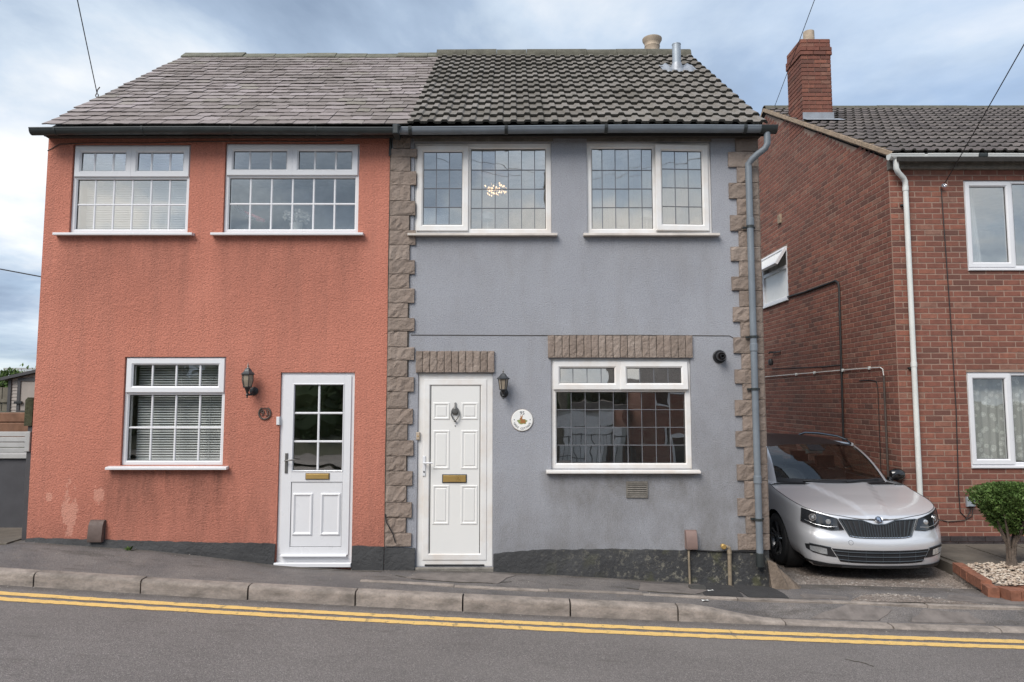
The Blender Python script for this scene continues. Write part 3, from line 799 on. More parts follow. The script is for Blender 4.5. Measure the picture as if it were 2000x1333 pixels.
def door_panelled(house):
    x0, x1, z0, z1 = D2; yf = .02; mat = M['upvc_old']
    b = MB(); b.ring(x0, x1, z0, z1, [(0, yf+.08), (0, yf+.004), (.004, yf), (.062, yf), (.066, yf-.008), (.118, yf-.010), (.130, yf+.006), (.130, yf+.08)])
    d = b.build('door', mat, house); d['label'] = 'cream-white six-panelled front door with urn knocker'
    sx0, sx1, sz0, sz1 = -.842, -.336, .185, 1.905; ys = .020
    b = MB(); b.cbox(sx0, sx1, ys, ys+.045, sz0, sz1, .002)
    b.build('door_leaf', M['white_door'], d)
    MB().ring(sx0, sx1, sz0, sz1, [(-.009, ys+.004), (.0, ys+.004), (.0, ys+.03), (-.009, ys+.03)]).build('gasket', M['gasket'], d)
    for (c0, c1) in ((.020, .195), (.312, .490)):
        for (e0, e1) in ((1.555, 1.732), (1.045, 1.445), (.482, .882)):
            p, q_ = sx0 + c0, sx0 + c1
            MB().ring(p, q_, e0, e1, [(0, ys+.006), (0, ys-.0005), (.006, ys-.006), (.016, ys-.006), (.026, ys-.001), (.030, ys+.006)]).build('moulded_panel', M['white_door'], d)
            b = MB(); b.cbox(p+.034, q_-.034, ys-.005, ys+.004, e0+.034, e1-.034, .005); b.build('raised_field', M['white_door'], d)
    b = MB(); b.cbox(-.722, -.468, ys-.012, ys+.002, .905, .992, .006); lp = b.build('letter_plate', M['blackmetal'], d)
    b = MB(); b.cbox(-.712, -.478, ys-.017, ys-.010, .915, .982, .004); b.build('letter_flap', M['brass'], lp)
    # urn knocker
    kx = -.590
    b = MB(); b.lathe([(.0, -.028), (.030, -.026), (.040, -.016), (.036, -.004), (.03, 0)], (kx, ys, 1.645), 14, 'y')
    b.tube([(kx, ys-.012, 1.73), (kx, ys-.014, 1.70), (kx, ys-.016, 1.665)], [.004, .011, .02], 8)
    b.lathe([(0, -.012), (.012, -.008), (.01, 0)], (kx, ys-.004, 1.722), 10, 'y')
    kn = b.build('knocker', M['pewter'], d, smooth=True)
    b = MB(); b.tube([(kx-.036, ys-.018, 1.65), (kx-.040, ys-.024, 1.60), (kx-.02, ys-.028, 1.565), (kx, ys-.03, 1.545), (kx+.02, ys-.028, 1.565), (kx+.040, ys-.024, 1.60), (kx+.036, ys-.018, 1.65)], .0075, 8)
    b.lathe([(0, -.024), (.012, -.02), (.012, 0), (0, .0)], (kx, ys-.01, 1.54), 10, 'y')
    b.build('knocker_drop', M['pewter'], kn, smooth=True)
    MB().lathe([(0, -.006), (.007, -.004), (.007, 0)], (kx, ys, 1.49), 10, 'y').build('spyhole', M['pewter'], d)
    b = MB(); b.cbox(-.925, -.893, .002, .014, .975, 1.18, .004); hp = b.build('door_handle', M['upvc'], d)
    MB().tube([(-.909, .004, 1.115), (-.909, -.04, 1.115), (-.895, -.046, 1.113), (-.815, -.044, 1.113)], .008, 8).build('lever', M['upvc'], hp, smooth=True)
    MB().lathe([(0, -.006), (.009, -.005), (.009, 0)], (-.909, .003, 1.02), 10, 'y').build('keyhole', M['pewter'], hp)
    b = MB(); b.cbox(x0-.012, x0+.024, -.008, .02, 1.345, 1.425, .005); db = b.build('doorbell', M['terracotta'], d)
    MB().lathe([(0, -.004), (.007, -.003), (.007, 0)], (x0+.006, -.008, 1.385), 10, 'y').build('button', M['brass'], db)
    b = MB(); b.cbox(sx0-.05, sx1+.05, -.004, yf+.02, z0+.006, z0+.02, .003); b.build('threshold_gap', M['gasket'], d)
    b = MB(); b.cbox(x0-.01, x1+.02, -.03, .1, -.02, z0-.003, .01); b.build('threshold', M['concrete'], d)
M['white_door'] = plain('cream_door', (.72, .71, .685), .38, var=.04, scale=2)
door_panelled(grey)

# ---- plinths: thin black band with uneven edges
def plinth(house, pts, name='plinth'):
    b = MB(); xs = frange(pts[0][0], pts[-1][0], max(6, int((pts[-1][0]-pts[0][0])/.05)))
    def top(x):
        for (a, za), (c, zc) in zip(pts, pts[1:]):
            if a <= x <= c: return za + (zc-za)*(x-a)/(c-a)
        return pts[-1][1]
    rows = [[], [], [], [], []]
    for i, x in enumerate(xs):
        h = top(x) + rw.uniform(-.006, .006); k = rw.uniform(-.004, .004)
        lo = g(x) - .08
        rows[0].append((x, .001, h)); rows[1].append((x, -.018+k, h-.004)); rows[2].append((x, -.028+k, (h+g(x))/2)); rows[3].append((x, -.036+k, g(x)+.02)); rows[4].append((x, -.04, lo))
    b.grid(rows)
    n = len(xs); b.f += [(0, n, 2*n, 3*n, 4*n), tuple(k*n + n-1 for k in range(5))]
    return b.build(name, M['plinth'], house, smooth=True)
plinth(orange, [(-4.97, .352), (-4.25, .338), (-3.67, .318), (-2.42, .296)])
plinth(orange, [(-1.634, .278), (XP-.004, .266)])
plinth(grey, [(XP+.002, .262), (-.99, .25)])
plinth(grey, [(-.19, .196), (.1, .225), (.6, .238), (1.05, .244), (1.78, .226), (2.3, .226), (2.62, .226)])

# ---- rock-faced quoins and lintels
def rock(w, h, d, seed, vert=False):
    q = random.Random(seed); nx, nz = (3, 6) if vert else (6, 4)
    b = MB(); rows = []
    for j in range(nz+1):
        r = []
        for i in range(nx+1):
            x, z = w*(i/nx-.5), h*(j/nz-.5)
            edge = i in (0, nx) or j in (0, nz)
            y = -d*.93 if edge else -d - q.uniform(-.005, .006)*(.7 if vert else 1.2) - (.003 * math.sin(3.3*i + seed) if not vert else 0)
            if not edge: x += q.uniform(-.01, .01)*w*(.6 if vert else 2) + (.30*w/nx*(1 if i == nx-1 else -1 if i == 1 else 0)); z += q.uniform(-.006, .006) + (.42*h/nz*(1 if j == nz-1 else -1 if j == 1 else 0))
            r.append((x + q.uniform(-.002, .002), y, z + q.uniform(-.002, .002)))
        rows.append(r)
    b.grid(rows)
    n = nx+1; m = nz+1
    rim = [i for i in range(n)] + [k*n+n-1 for k in range(1, m)] + [(m-1)*n+i for i in range(n-2, -1, -1)] + [k*n for k in range(m-2, 0, -1)]
    base = len(b.v)
    b.v += [(b.v[i][0], .012, b.v[i][2]) for i in rim]
    L = len(rim); b.f += [(rim[k], rim[(k+1) % L], base+(k+1) % L, base+k) for k in range(L)]
    return b
def stone(house, x0, x1, z0, z1, vert=False, d=.024, name='quoin_stone'):
    o = link(name, rock(x1-x0, z1-z0, d, rw.randint(0, 9999), vert).mesh(name, M['stone']), house, loc=((x0+x1)/2, 0, (z0+z1)/2))
    return o
def quoins(house, xa, wide, narrow, z0, z1, side, ha, hb):
    z = z0; k = 0
    while z < z1 - .05:
        h = (ha if k % 2 == 0 else hb) + rw.uniform(-.016, .016)
        if z + h > z1 - .06: h = z1 - z
        w = wide if k % 2 == 0 else narrow
        w += rw.uniform(-.006, .006)
        a, c = (xa, xa + w) if side < 0 else (xa - w, xa)
        stone(house, a, c, z + .003, z + h - .003)
        if side > 0:          # the return of the corner stone round the gable
            b = rock(.24 if k % 2 else .36, h-.006, .02, rw.randint(0, 9999))
            link('quoin_stone', b.mesh('quoin_stone', M['stone']), house, loc=(XR, (.12 if k % 2 else .18)+.002, z+h/2), rot=(0, 0, math.pi/2))
        z += h; k += 1
MB().box(XP+.004, XP+.222, -.006, .0, .27, 4.44).build('quoin_backing', M['stonebacking'], grey)
quoins(grey, XP+.006, .272, .208, .268, 4.44, -1, .152, .165)
stone(grey, XP+.03, XP+.215, 4.445, 4.56)
quoins(grey, XR, .305, .225, .232, 4.55, 1, .165, .165)
def lintel(house, x0, x1, z0, z1, n):
    MB().box(x0+.004, x1-.004, -.012, .0, z0+.004, z1-.004).build('lintel_backing', M['stonebacking'], house)
    w = (x1-x0)/n
    for k in range(n): stone(house, x0+k*w+.0035, x0+(k+1)*w-.0035, z0, z1+rw.uniform(-.003, .003), True, .026, 'lintel_stone')
lintel(grey, -1.006, -.182, 2.046, 2.268, 11)
lintel(grey, .372, 1.888, 2.200, 2.430, 20)
# strip of bare concrete lintel showing above the two upper windows
for (a, c) in ((-1.05, .44), (.80, 2.14)):
    b = MB(); b.cbox(a, c, -.006, .02, 4.522, 4.565, .003); b.build('lintel_strip', M['concrete'], grey)
MB().tube([(-1.06, -.001, 2.437), (.2, -.001, 2.432), (1.2, -.001, 2.436), (2.0, -.001, 2.43), (2.28, -.001, 2.428), (2.33, -.001, 2.40), (2.39, -.001, 2.395)], .0045, 5).build('render_joint', M['dark_mortar'], grey)
MB().tube([(XP, -.002, .26), (XP-.004, -.004, 1.2), (XP+.003, -.004, 2.2), (XP-.003, -.004, 3.2), (XP, -.004, 3.9), (XP+.002, -.003, 4.5)], .006, 5).build('party_joint', M['dark_mortar'], grey)
MB().tube([(XP+.004, -.03, .60), (XP+.02, -.045, .52), (XP+.09, -.045, .40), (XP+.115, -.04, .31)], .006, 6).build('cable', M['cable'], grey)

# ================================================================== ROOFS
PR = (2.9, 6.94)            # ridge y, z
EV = (-.16, 4.625)         # eave y, z
SL = math.hypot(PR[0]-EV[0], PR[1]-EV[1]); RA = math.atan2(PR[1]-EV[1], PR[0]-EV[0])
def roof_deck(house, x0, x1, name, lift=0):
    b = MB()
    b.prism([(EV[0]+.02, EV[1]-.035+lift), (PR[0], PR[1]-.035+lift), (2*PR[0]-EV[0], EV[1]-.035+lift), (2*PR[0]-EV[0], EV[1]-.10+lift), (PR[0], PR[1]-.11+lift), (EV[0]+.02, EV[1]-.10+lift)], 'x', x0, x1)
    return b.build(name, M['underlay'], house)
def gable(house, x, t, mat):
    b = MB(); b.prism([(0.0, ZT), (BACK-.0, ZT), (PR[0]+.02, PR[1]-.13)], 'x', x, x+t); b.build('gable', mat, house)
gable(orange, XL+.001, .2, M['orange']); gable(grey, XR-.201, .2, M['side_render'])
def on_slope(x, s, n=0.0):
    return Vector((x, EV[0] + s*math.cos(RA) - n*math.sin(RA), EV[1] + s*math.sin(RA) + n*math.cos(RA)))
# slates
oroof = roof_deck(orange, XL+.045, -1.09, 'roof'); oroof['label'] = 'purple-brown slate roof'
rs = random.Random(17)
def slate_mesh(k, w=1.0, L=.36, t=.011):
    q = random.Random(100+k); c = q.uniform(.0, .02)
    b = MB(); n = 5
    xs = [w*(i/(n-1)-.5) for i in range(n)]
    bot = [q.uniform(-.004, .004) for _ in xs]; bot[0] += c*q.random(); bot[-1] += c*q.random()
    wv = [q.uniform(-.002, .002) for _ in xs]
    top = [(x, L, .0+t) for x in xs]; lo = [(x, y, t+z) for x, y, z in zip(xs, bot, wv)]
    lo2 = [(x, y, z) for x, y, z in zip(xs, bot, wv)]; top2 = [(x, L, 0) for x in xs]
    b.grid([top2, lo2, lo, top]); b.f += [(0, n, 2*n, 3*n), (n-1, 4*n-1, 3*n-1, 2*n-1)]
    return b
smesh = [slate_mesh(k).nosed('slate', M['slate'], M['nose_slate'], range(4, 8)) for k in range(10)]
items = []
nrow = 23; ex = SL / nrow
for r in range(nrow):
    x = XL + .03 + rs.uniform(-.015, .01) - (.0 if r % 2 else 0)
    first = rs.uniform(.10, .24)
    while x < -1.10:
        w = first if first else rs.uniform(.15, .24); first = 0
        if x + w > -1.13: w = -1.085 - x
        if w < .03: break
        sag = .022 * math.sin(math.pi * (x + 5) / 3.9 * 1.0) * math.sin(math.pi * r / nrow)
        items.append((r, x + w/2, w - .006, r*ex + rs.uniform(-.008, .008), rs.uniform(.017, .024) - sag, rs.uniform(-.012, .012), rs.randrange(10)))
        x += w
tilt = math.atan2(.024, .36)
rest = MB()
for n, (r, x, w, s, lift, roll, k) in enumerate(items):
    loc = on_slope(x, s, lift); rot = (RA - tilt, rs.uniform(-.012, .012), roll)
    if n < 298:
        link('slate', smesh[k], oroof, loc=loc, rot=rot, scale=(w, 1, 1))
    else:
        m = Matrix.LocRotScale(loc, Matrix.Identity(3), (1, 1, 1)) @ __import__('mathutils').Euler(rot).to_matrix().to_4x4() @ Matrix.Diagonal((w, 1, 1, 1))
        q2 = slate_mesh(k); rest.add([m @ Vector(p) for p in q2.v], q2.f)
rest.build('slates', M['slate'], oroof, kind='stuff')
# the back slope, plain
b = MB(); b.prism([(PR[0], PR[1]-.03), (2*PR[0]-EV[0]+.05, EV[1]-.03), (2*PR[0]-EV[0]+.05, EV[1]), (PR[0], PR[1])], 'x', XL+.03, -1.09); b.build('rear_slope', M['slate'], oroof)
# ridge stones
xr = XL + .03; k = 0
while xr < -1.10:
    L = min(.46, -1.085 - xr); z = PR[1] + .008*math.sin(k*1.9) - .012*math.sin((xr+5)/3.9*math.pi)
    b = MB(); h = .115
    b.prism([(-.15, -h), (-.155, -h+.02), (-.02, .022), (.02, .022), (.155, -h+.02), (.15, -h), (0, -.002)], 'x', -L/2+.003, L/2-.003)
    link('ridge_tile', b.mesh('ridge_tile', M['ridge']), oroof, loc=(xr+L/2, PR[0], z+.03), rot=(0, rs.uniform(-.012, .012), 0))
    xr += L; k += 1
# verge mortar
MB().prism([(EV[0]+.05, EV[1]-.07), (PR[0], PR[1]-.07), (PR[0], PR[1]-.02), (EV[0]+.05, EV[1]-.02)], 'x', XL+.036, XL+.2).build('verge', M['concrete'], oroof)

# double-roll concrete tiles
groof = roof_deck(grey, -1.085, XR+.045, 'roof', .0); groof['label'] = 'dark concrete tile roof with flue and ridge'
def roll_tile(L, W=.30, t=.026, h=.019):
    prof = []
    for k in range(2):
        o = k*W/2
        prof += [(o, 0), (o+.062, 0), (o+.078, h), (o+.128, h), (o+.144, 0)]
    prof.append((W, 0))
    b = MB(); n = len(prof)
    b.grid([[(x-W/2, L, z) for x, z in prof], [(x-W/2, .0, z) for x, z in prof], [(x-W/2, -.002, z+t) for x, z in prof], [(x-W/2, L, z+t) for x, z in prof]])
    b.f += [(0, n, 2*n, 3*n), (n-1, 2*n-1, 3*n-1, 4*n-1)]
    return b
GR = 14; gx = SL / GR
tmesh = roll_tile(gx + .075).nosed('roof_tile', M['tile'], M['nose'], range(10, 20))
ntile = 13; tw = (XR + .06 + 1.10) / ntile
for r in range(GR):
    for c in range(ntile):
        x = -1.10 + (c + .5) * tw
        loc = on_slope(x, r*gx + rs.uniform(-.006, .006), .028 + rs.uniform(-.003, .003))
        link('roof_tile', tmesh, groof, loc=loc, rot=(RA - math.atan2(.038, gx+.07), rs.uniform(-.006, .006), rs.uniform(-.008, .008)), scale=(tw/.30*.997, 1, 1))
b = MB(); b.prism([(PR[0], PR[1]-.03), (2*PR[0]-EV[0]+.05, EV[1]-.03), (2*PR[0]-EV[0]+.05, EV[1]+.01), (PR[0], PR[1]+.01)], 'x', -1.085, XR+.05); b.build('rear_slope', M['tile'], groof)
xr = -1.13; k = 0
while xr < XR + .05:
    L = min(.45, XR + .06 - xr)
    b = MB(); pr = [(.16*math.cos(t), .16*math.sin(t)) for t in frange(R(-8), R(188), 10)]
    pi_ = [(.14*math.cos(t), .14*math.sin(t)) for t in frange(R(188), R(-8), 10)]
    b.prism(pr + pi_, 'x', -L/2+.003, L/2-.003)
    link('ridge_tile', b.mesh('ridge_tile', M['ridge_dark'], True), groof, loc=(xr+L/2, PR[0], PR[1]-.065 + .004*math.sin(k*2.2) + .008*k/8), rot=(0, rs.uniform(-.008, .008), 0))
    xr += L; k += 1
MB().prism([(EV[0]+.05, EV[1]-.06), (PR[0], PR[1]-.06), (PR[0], PR[1]-.0), (EV[0]+.05, EV[1]-.0)], 'x', XR-.03, XR+.04).build('verge', M['concrete'], groof)
# soffits / wall plates
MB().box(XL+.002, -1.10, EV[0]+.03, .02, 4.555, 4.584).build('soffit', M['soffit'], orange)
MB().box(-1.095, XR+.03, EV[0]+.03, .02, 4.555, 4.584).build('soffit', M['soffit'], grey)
# chimney pot peeping over the ridge, and the metal flue
b = MB()
b.box(1.86, 2.5, 3.0, 3.55, 6.3, 6.98); st = b.build('chimney', M['stonebacking'], grey)
b = MB(); b.lathe([(.115, 6.97), (.112, 7.13), (.115, 7.20), (.121, 7.212), (.115, 7.225), (.123, 7.27), (.150, 7.315), (.152, 7.34), (.125, 7.345), (.10, 7.31), (.095, 7.15)], (2.20, 3.25, .06), 24)
b.build('chimney_pot', M['terracotta'], st, smooth=True)
p0 = on_slope(2.26, 2.66, .03)
b = MB(); b.tube([p0 + Vector((0, 0, -.1)), p0 + Vector((0, 0, .37))], .058, 20); b.tube([p0 + Vector((0, 0, .365)), p0 + Vector((0, 0, .375))], .061, 20)
fl = b.build('flue_pipe', M['alu'], grey, smooth=True)
b = MB(); b.lathe([(.12, -.09), (.085, .03), (.066, .09), (.063, .10)], p0, 20); b.build('flue_collar', M['lead_sheet'], fl, smooth=True)
b = MB(); rows = []
for s in frange(-.17, .2, 6):
    rows.append([tuple(on_slope(2.26 + u, 2.66 + s + .02*math.sin(u*40), .068 + .018*max(0, math.sin(u*42+.5)) - (.03 if s < -.15 else 0))) for u in frange(-.22, .24, 30)])
b.grid(rows); b.build('flue_flashing', M['lead_sheet'], fl, smooth=True)

# ---- gutters and downpipes
def gutter(house, x0, x1, z, mat, yc=-.20, r=.050, fall=0.0, lab=None, square=False):
    b = MB(); rows = []
    pr = [(-r-.004, .012), (-r-.004, .0)] + [(r*math.cos(t), r*math.sin(t)*1.1) for t in frange(R(180), R(360), 10)] + [(r, .02)]
    pin = [(r-.004, .02)] + [((r-.004)*math.cos(t), (r-.004)*math.sin(t)*1.1) for t in frange(R(360), R(180), 10)] + [(-r+.002, .012)]
    pp = pr + pin
    for x in frange(x0, x1, max(4, int((x1-x0)/.3))):
        zz = z + fall*(x-x0) + .006*math.sin(x*1.3)
        rows.append([(x, yc+a, zz+c) for a, c in pp] + [(x, yc+pp[0][0], zz+pp[0][1])])
    b.grid(rows); n = len(pp) + 1
    o = b.build('gutter', mat, house, smooth=True)
    for x in (x0, x1):
        e = MB()
        zz = z + fall*(x-x0) + .006*math.sin(x*1.3); s = -1 if x == x0 else 1
        e.prism([(yc+a, zz+c) for a, c in pr], 'x', x-.002*s, x+.006*s); e.build('gutter_end', mat, o)
    return o
def union(gut, x, z, mat, yc=-.20, r=.057, w=.035):
    b = MB(); pr = [(-r, .016)] + [(r*math.cos(t), r*math.sin(t)*1.1) for t in frange(R(180), R(360), 10)] + [(r, .02)]
    b.prism([(yc+a, z+c) for a, c in pr + [(r-.02, .02), (-r+.02, .014)]], 'x', x-w/2, x+w/2); b.build('gutter_bracket', mat, gut)
GZ = 4.576
go = gutter(orange, -5.015, -1.225, GZ-.005, M['cast_gutter'], fall=.002)
for x in (-4.76, -3.85, -2.93, -2.04): union(go, x, GZ-.005+.006*math.sin(x*1.3)+.002*(x+5.015), M['cast_gutter'], r=.055, w=.02)
gg = gutter(grey, -1.185, 2.60, GZ+.006, M['grey_gutter'], fall=.004)
for x in (-1.06, -.06, .98, 2.43): union(gg, x, GZ+.006+.006*math.sin(x*1.3)+.004*(x+1.185), M['cast_gutter'], w=.034)
b = MB(); b.cbox(-1.235, -1.175, -.285, -.10, GZ-.075, GZ+.03, .01); b.tube([(-1.20, -.24, GZ-.05), (-1.17, -.27, GZ+.02)], .02, 8); b.build('gutter_joint', M['cast_gutter'], gg)
gs = gutter(grey, 2.60, 2.755, GZ+.020, M['cast_gutter'], r=.058); gs['label'] = 'black gutter outlet'
PX = 2.500
b = MB()
b.tube([(2.665, -.20, GZ-.03), (2.665, -.20, GZ-.15), (2.645, -.19, GZ-.20), (2.58, -.15, GZ-.245), (2.535, -.11, GZ-.285), (PX, -.085, GZ-.33), (PX, -.085, GZ-.42)], .034, 14)
b.build('swan_neck', M['grey_gutter'], grey, smooth=True)
b = MB(); b.tube([(PX, -.085, GZ-.36), (PX+.004, -.085, .20)], .034, 16); dp = b.build('downpipe', M['grey_gutter'], grey, smooth=True)
for z in (3.62, 2.30, .95): MB().lathe([(.036, -.04), (.040, -.035), (.040, .035), (.036, .04)], (PX+.002, -.085, z), 16).build('pipe_socket', M['grey_gutter'], dp, smooth=True)
for z in (3.62, 2.46, 1.92, .60):
    b = MB(); b.lathe([(.038, -.012), (.0395, -.012), (.0395, .012), (.038, .012)], (PX+.002, -.085, z-.05), 16); b.box(PX-.065, PX+.065, -.055, -.035, z-.06, z-.04); b.build('pipe_clip', M['cast_gutter'], dp)
MB().lathe([(.040, 0), (.040, .13), (.036, .135)], (PX+.004, -.085, .085), 16).build('pipe_shoe', M['cast_gutter'], dp, smooth=True)
MB().tube([(-1.21, -.03, GZ-.03), (-1.30, -.02, 4.55), (-1.303, -.015, 4.36)], .016, 8).build('old_pipe_end', M['cast_gutter'], grey)
# thin cable under the eaves of the orange house
MB().tube([(-4.98, .0, 4.42), (-4.85, -.008, 4.49), (-4.5, -.008, 4.505), (-3.9, -.008, 4.503), (-3.3, -.008, 4.52), (-2.6, -.008, 4.522), (-2.2, -.008, 4.518), (-1.95, -.008, 4.52), (-1.8, -.008, 4.535)], .005, 6).build('eaves_cable', M['pipe_brown'], orange)

# ================================================================== WALL FITTINGS
def text_mesh(txt, size, mat, name='lettering', depth=.0015):
    cu = bpy.data.curves.new('t', 'FONT'); cu.body = txt; cu.size = size; cu.extrude = depth; cu.align_x = 'CENTER'; cu.align_y = 'CENTER'; cu.resolution_u = 2
    o = bpy.data.objects.new('t', cu); col.objects.link(o)
    me = bpy.data.meshes.new_from_object(o.evaluated_get(bpy.context.evaluated_depsgraph_get()))
    bpy.data.objects.remove(o); bpy.data.curves.remove(cu)
    me.materials.clear(); me.materials.append(mat); me.name = name
    return me

def lantern(x, z0, z1, yc, w_top, w_bot, label, hexa, side):
    """wall lantern: back plate, arm, tapering glazed cage, roof, finial"""
    root = empty('wall_lantern', (x, 0, z0), label, 'lamp', 'wall lanterns beside the front doors')
    H = z1 - z0; n = 6
    zc0, zc1 = z0 + H*.32, z0 + H*.655
    b = MB()
    bx = x + side
    b.lathe([(.045, 0), (.045, -.012), (.03, -.022), (.0, -.024)], (bx, 0, z0 + H*.20), 18, 'y'); b.build('back_plate', M['blackmetal'], root, smooth=True)
    b = MB(); b.tube([(bx, -.02, z0+H*.20), (bx-side*.2, -.06, z0+H*.10), (x, yc+.03, z0+H*.10), (x, yc, z0+H*.17), (x, yc, z0+H*.28)], .011, 8); b.build('arm', M['blackmetal'], root, smooth=True)
    b = MB(); b.lathe([(0, z0), (.012, z0+.012), (.006, z0+.022), (.016, z0+.035), (.008, z0+.05), (.022, z0+H*.24), (w_bot*.8, zc0-.012), (w_bot+.006, zc0-.008), (w_bot+.006, zc0)], (x, yc, 0), 12); b.build('base', M['blackmetal'], root, smooth=True)
    b = MB(); b.lathe([(w_bot, zc0), ((w_bot+w_top)/2+(.008 if hexa else 0), (zc0+zc1)/2), (w_top, zc1)], (x, yc, 0), n); b.build('glass', M['lamp_glass'], root)
    b = MB()
    for k in range(n):
        t = 2*math.pi*k/n; pts = [(x+r*math.cos(t), yc+r*math.sin(t), z) for r, z in ((w_bot+.001, zc0), ((w_bot+w_top)/2+(.009 if hexa else .001), (zc0+zc1)/2), (w_top+.001, zc1))]
        b.tube(pts, .0042, 5)
    b.build('cage', M['blackmetal'], root)
    b = MB(); b.lathe([(w_top+.014, zc1-.004), (w_top+.016, zc1+.006), (w_top*.82, zc1+H*.08), (w_top*.45, zc1+H*.16), (w_top*.2, zc1+H*.185), (0.0, zc1+H*.19)], (x, yc, 0), n); b.build('roof', M['lantern_roof'], root)
    b = MB(); b.lathe([(.010, zc1+H*.185), (.006, zc1+H*.21), (.012, zc1+H*.235), (.005, zc1+H*.26), (.003, zc1+H*.31), (0, z1)], (x, yc, 0), 10); b.build('finial', M['pewter'], root, smooth=True)
M['lantern_roof'] = plain('lantern_roof', (.045, .05, .055), .45, var=.3, scale=30)
lantern(-2.715, 1.775, 2.150, -.115, .056, .040, 'black wall lantern with curved smoked panes on the orange wall', True, .028)
lantern(-.09, 1.765, 2.085, -.105, .050, .034, 'black wall lantern with straight tapering panes on the grey wall', False, .008)

# horseshoe with house number 93
hs = empty('horseshoe_number', (-2.567, 0, 1.56), 'small rusty horseshoe with number 93 beside glazed door', 'house number')
b = MB(); pts = []
for t in frange(R(122), R(418), 22): pts.append((-2.567+.060*math.cos(t), -.008, 1.622+.062*math.sin(t)))
for a, c in zip(pts, pts[1:]): pass
b.tube(pts, .0095, 6); b.tube([(-2.605, -.008, 1.672), (-2.529, -.008, 1.672)], .004, 6); b.build('horseshoe', M['rust'], hs, smooth=True)
link('numerals', text_mesh('93', .092, M['rust'], 'numerals', .004), hs, loc=(-2.567, -.010, 1.622), rot=(math.pi/2, 0, 0))

# round house plaque: 95 HARE COTTAGE
PC = (.106, 1.548)
pl = empty('house_plaque', (PC[0], 0, PC[1]-.12), 'round white plaque reading 95 HARE COTTAGE with hare picture', 'sign')
MB().lathe([(.112, 0), (.112, -.008), (.106, -.014), (0, -.014)], (PC[0], 0, PC[1]), 40, 'y').build('disc', M['white'], pl)
M['rim'] = plain('plaque_rim', (.40, .29, .19), .6)
MB().lathe([(.1145, .0), (.1145, -.006), (.1125, -.009), (.1115, -.006), (.1115, .0)], (PC[0], 0, PC[1]), 40, 'y').build('rim', M['rim'], pl)
link('numerals', text_mesh('95', .052, M['ink'], 'numerals', .0006), pl, loc=(PC[0], -.0148, PC[1]+.074), rot=(math.pi/2, 0, 0))
word = 'HARE COTTAGE'
for k, ch in enumerate(word):
    if ch == ' ': continue
    t = R(-90) + R(12.4) * (k - (len(word)-1)/2)
    link('letter', text_mesh(ch, .030, M['ink'], 'letter', .0006), pl, loc=(PC[0]+.086*math.cos(t), -.0148, PC[1]+.086*math.sin(t)), rot=(math.pi/2, -(t+R(90)), 0))
for s in (-1, 1): MB().lathe([(0, -.0152), (.0055, -.0152), (.0055, -.0138)], (PC[0]+s*.082, 0, PC[1]+.006), 8, 'y').build('dot', M['ink'], pl)
b = MB(); q = random.Random(4)
b.prism([(PC[0]+.050*math.cos(t)*(1+.18*math.sin(5*t)), PC[1]-.012+.028*math.sin(t)*(1+.15*math.cos(7*t))) for t in frange(0, R(345), 22)], 'y', -.0146, -.0138); b.build('painted_meadow', M['paint_green'], pl)
b = MB(); hare = [(-.024,-.03),(.03,-.03),(.036,-.012),(.026,.006),(.012,.012),(.002,.010),(.0,.026),(.006,.05),(-.001,.054),(-.008,.034),(-.014,.052),(-.020,.048),(-.016,.03),(-.026,.02),(-.028,.012),(-.016,.004),(-.018,-.014)]
b.prism([(PC[0]+a, PC[1]+c) for a, c in hare], 'y', -.0152, -.0144); b.build('painted_hare', M['paint_brown'], pl)

# balanced flue terminal, air brick, meter boxes, gas pipe
fx = empty('flue_terminal', (2.168, 0, 2.21), 'round black boiler flue outlet on grey wall by the quoins', 'flue')
MB().lathe([(.070, 0), (.070, -.012), (.062, -.016), (.05, -.012)], (2.168, 0, 2.21), 24, 'y').build('wall_plate', M['trim'], fx, smooth=True)
b = MB(); b.lathe([(.046, -.01), (.046, -.085), (.040, -.095), (.030, -.095), (.030, -.02), (0, -.02)], (2.168, 0, 2.21), 24, 'y'); b.build('outer_tube', M['gloss_black'], fx, smooth=True)
b = MB(); b.lathe([(.022, -.02), (.022, -.12), (.016, -.12), (.016, -.03), (0, -.03)], (2.168, 0, 2.21), 18, 'y'); b.build('inner_tube', M['trim'], fx, smooth=True)
ab = empty('air_brick', (1.287, 0, .76), 'louvred grey-brown air brick below the wide window', 'vent')
MB().cbox(1.176, 1.396, -.008, .01, .758, .924, .003).build('backing', M['gasket'], ab)
MB().ring(1.176, 1.396, .758, .924, [(0, 0), (0, -.014), (.012, -.014), (.012, 0)]).build('frame', M['grey_vent'] if 'grey_vent' in M else M['concrete'], ab)
for k in range(8):
    z = .776 + k*.0185
    MB().prism([(-.009, z-.006), (-.016, z-.004), (-.012, z+.005), (-.005, z+.004)], 'x', 1.186, 1.386).build('louvre', M['concrete'], ab)
def hood(x0, x1, z0, z1, mat, label, d=.11):
    r = empty('meter_box', ((x0+x1)/2, 0, z0), label, 'meter box')
    b = MB(); b.prism([(.0, z0), (-d, z0), (-d-.008, z0+.03), (-d*.86, z1-.05), (-d*.6, z1-.012), (-d*.3, z1), (0, z1+.002)], 'x', x0, x1)
    b.build('cover', mat, r, smooth=True)
    b = MB(); b.box(x0-.004, x1+.004, -.012, -.0, z0-.004, z1+.004); b.build('back_plate', mat, r)
    return r
hood(-4.315, -4.17, .318, .530, M['box_brown'], 'brown hooded meter box low on the orange wall', .06)
hm = hood(1.772, 1.882, .248, .428, M['box_pink'], 'faded pinkish brown box low on the grey wall', .07)
MB().tube([(1.80, -.035, .26), (1.795, -.05, .15), (1.80, -.055, g(1.8)-.02)], .011, 8).build('conduit', M['pipe_rust'], hm, smooth=True)
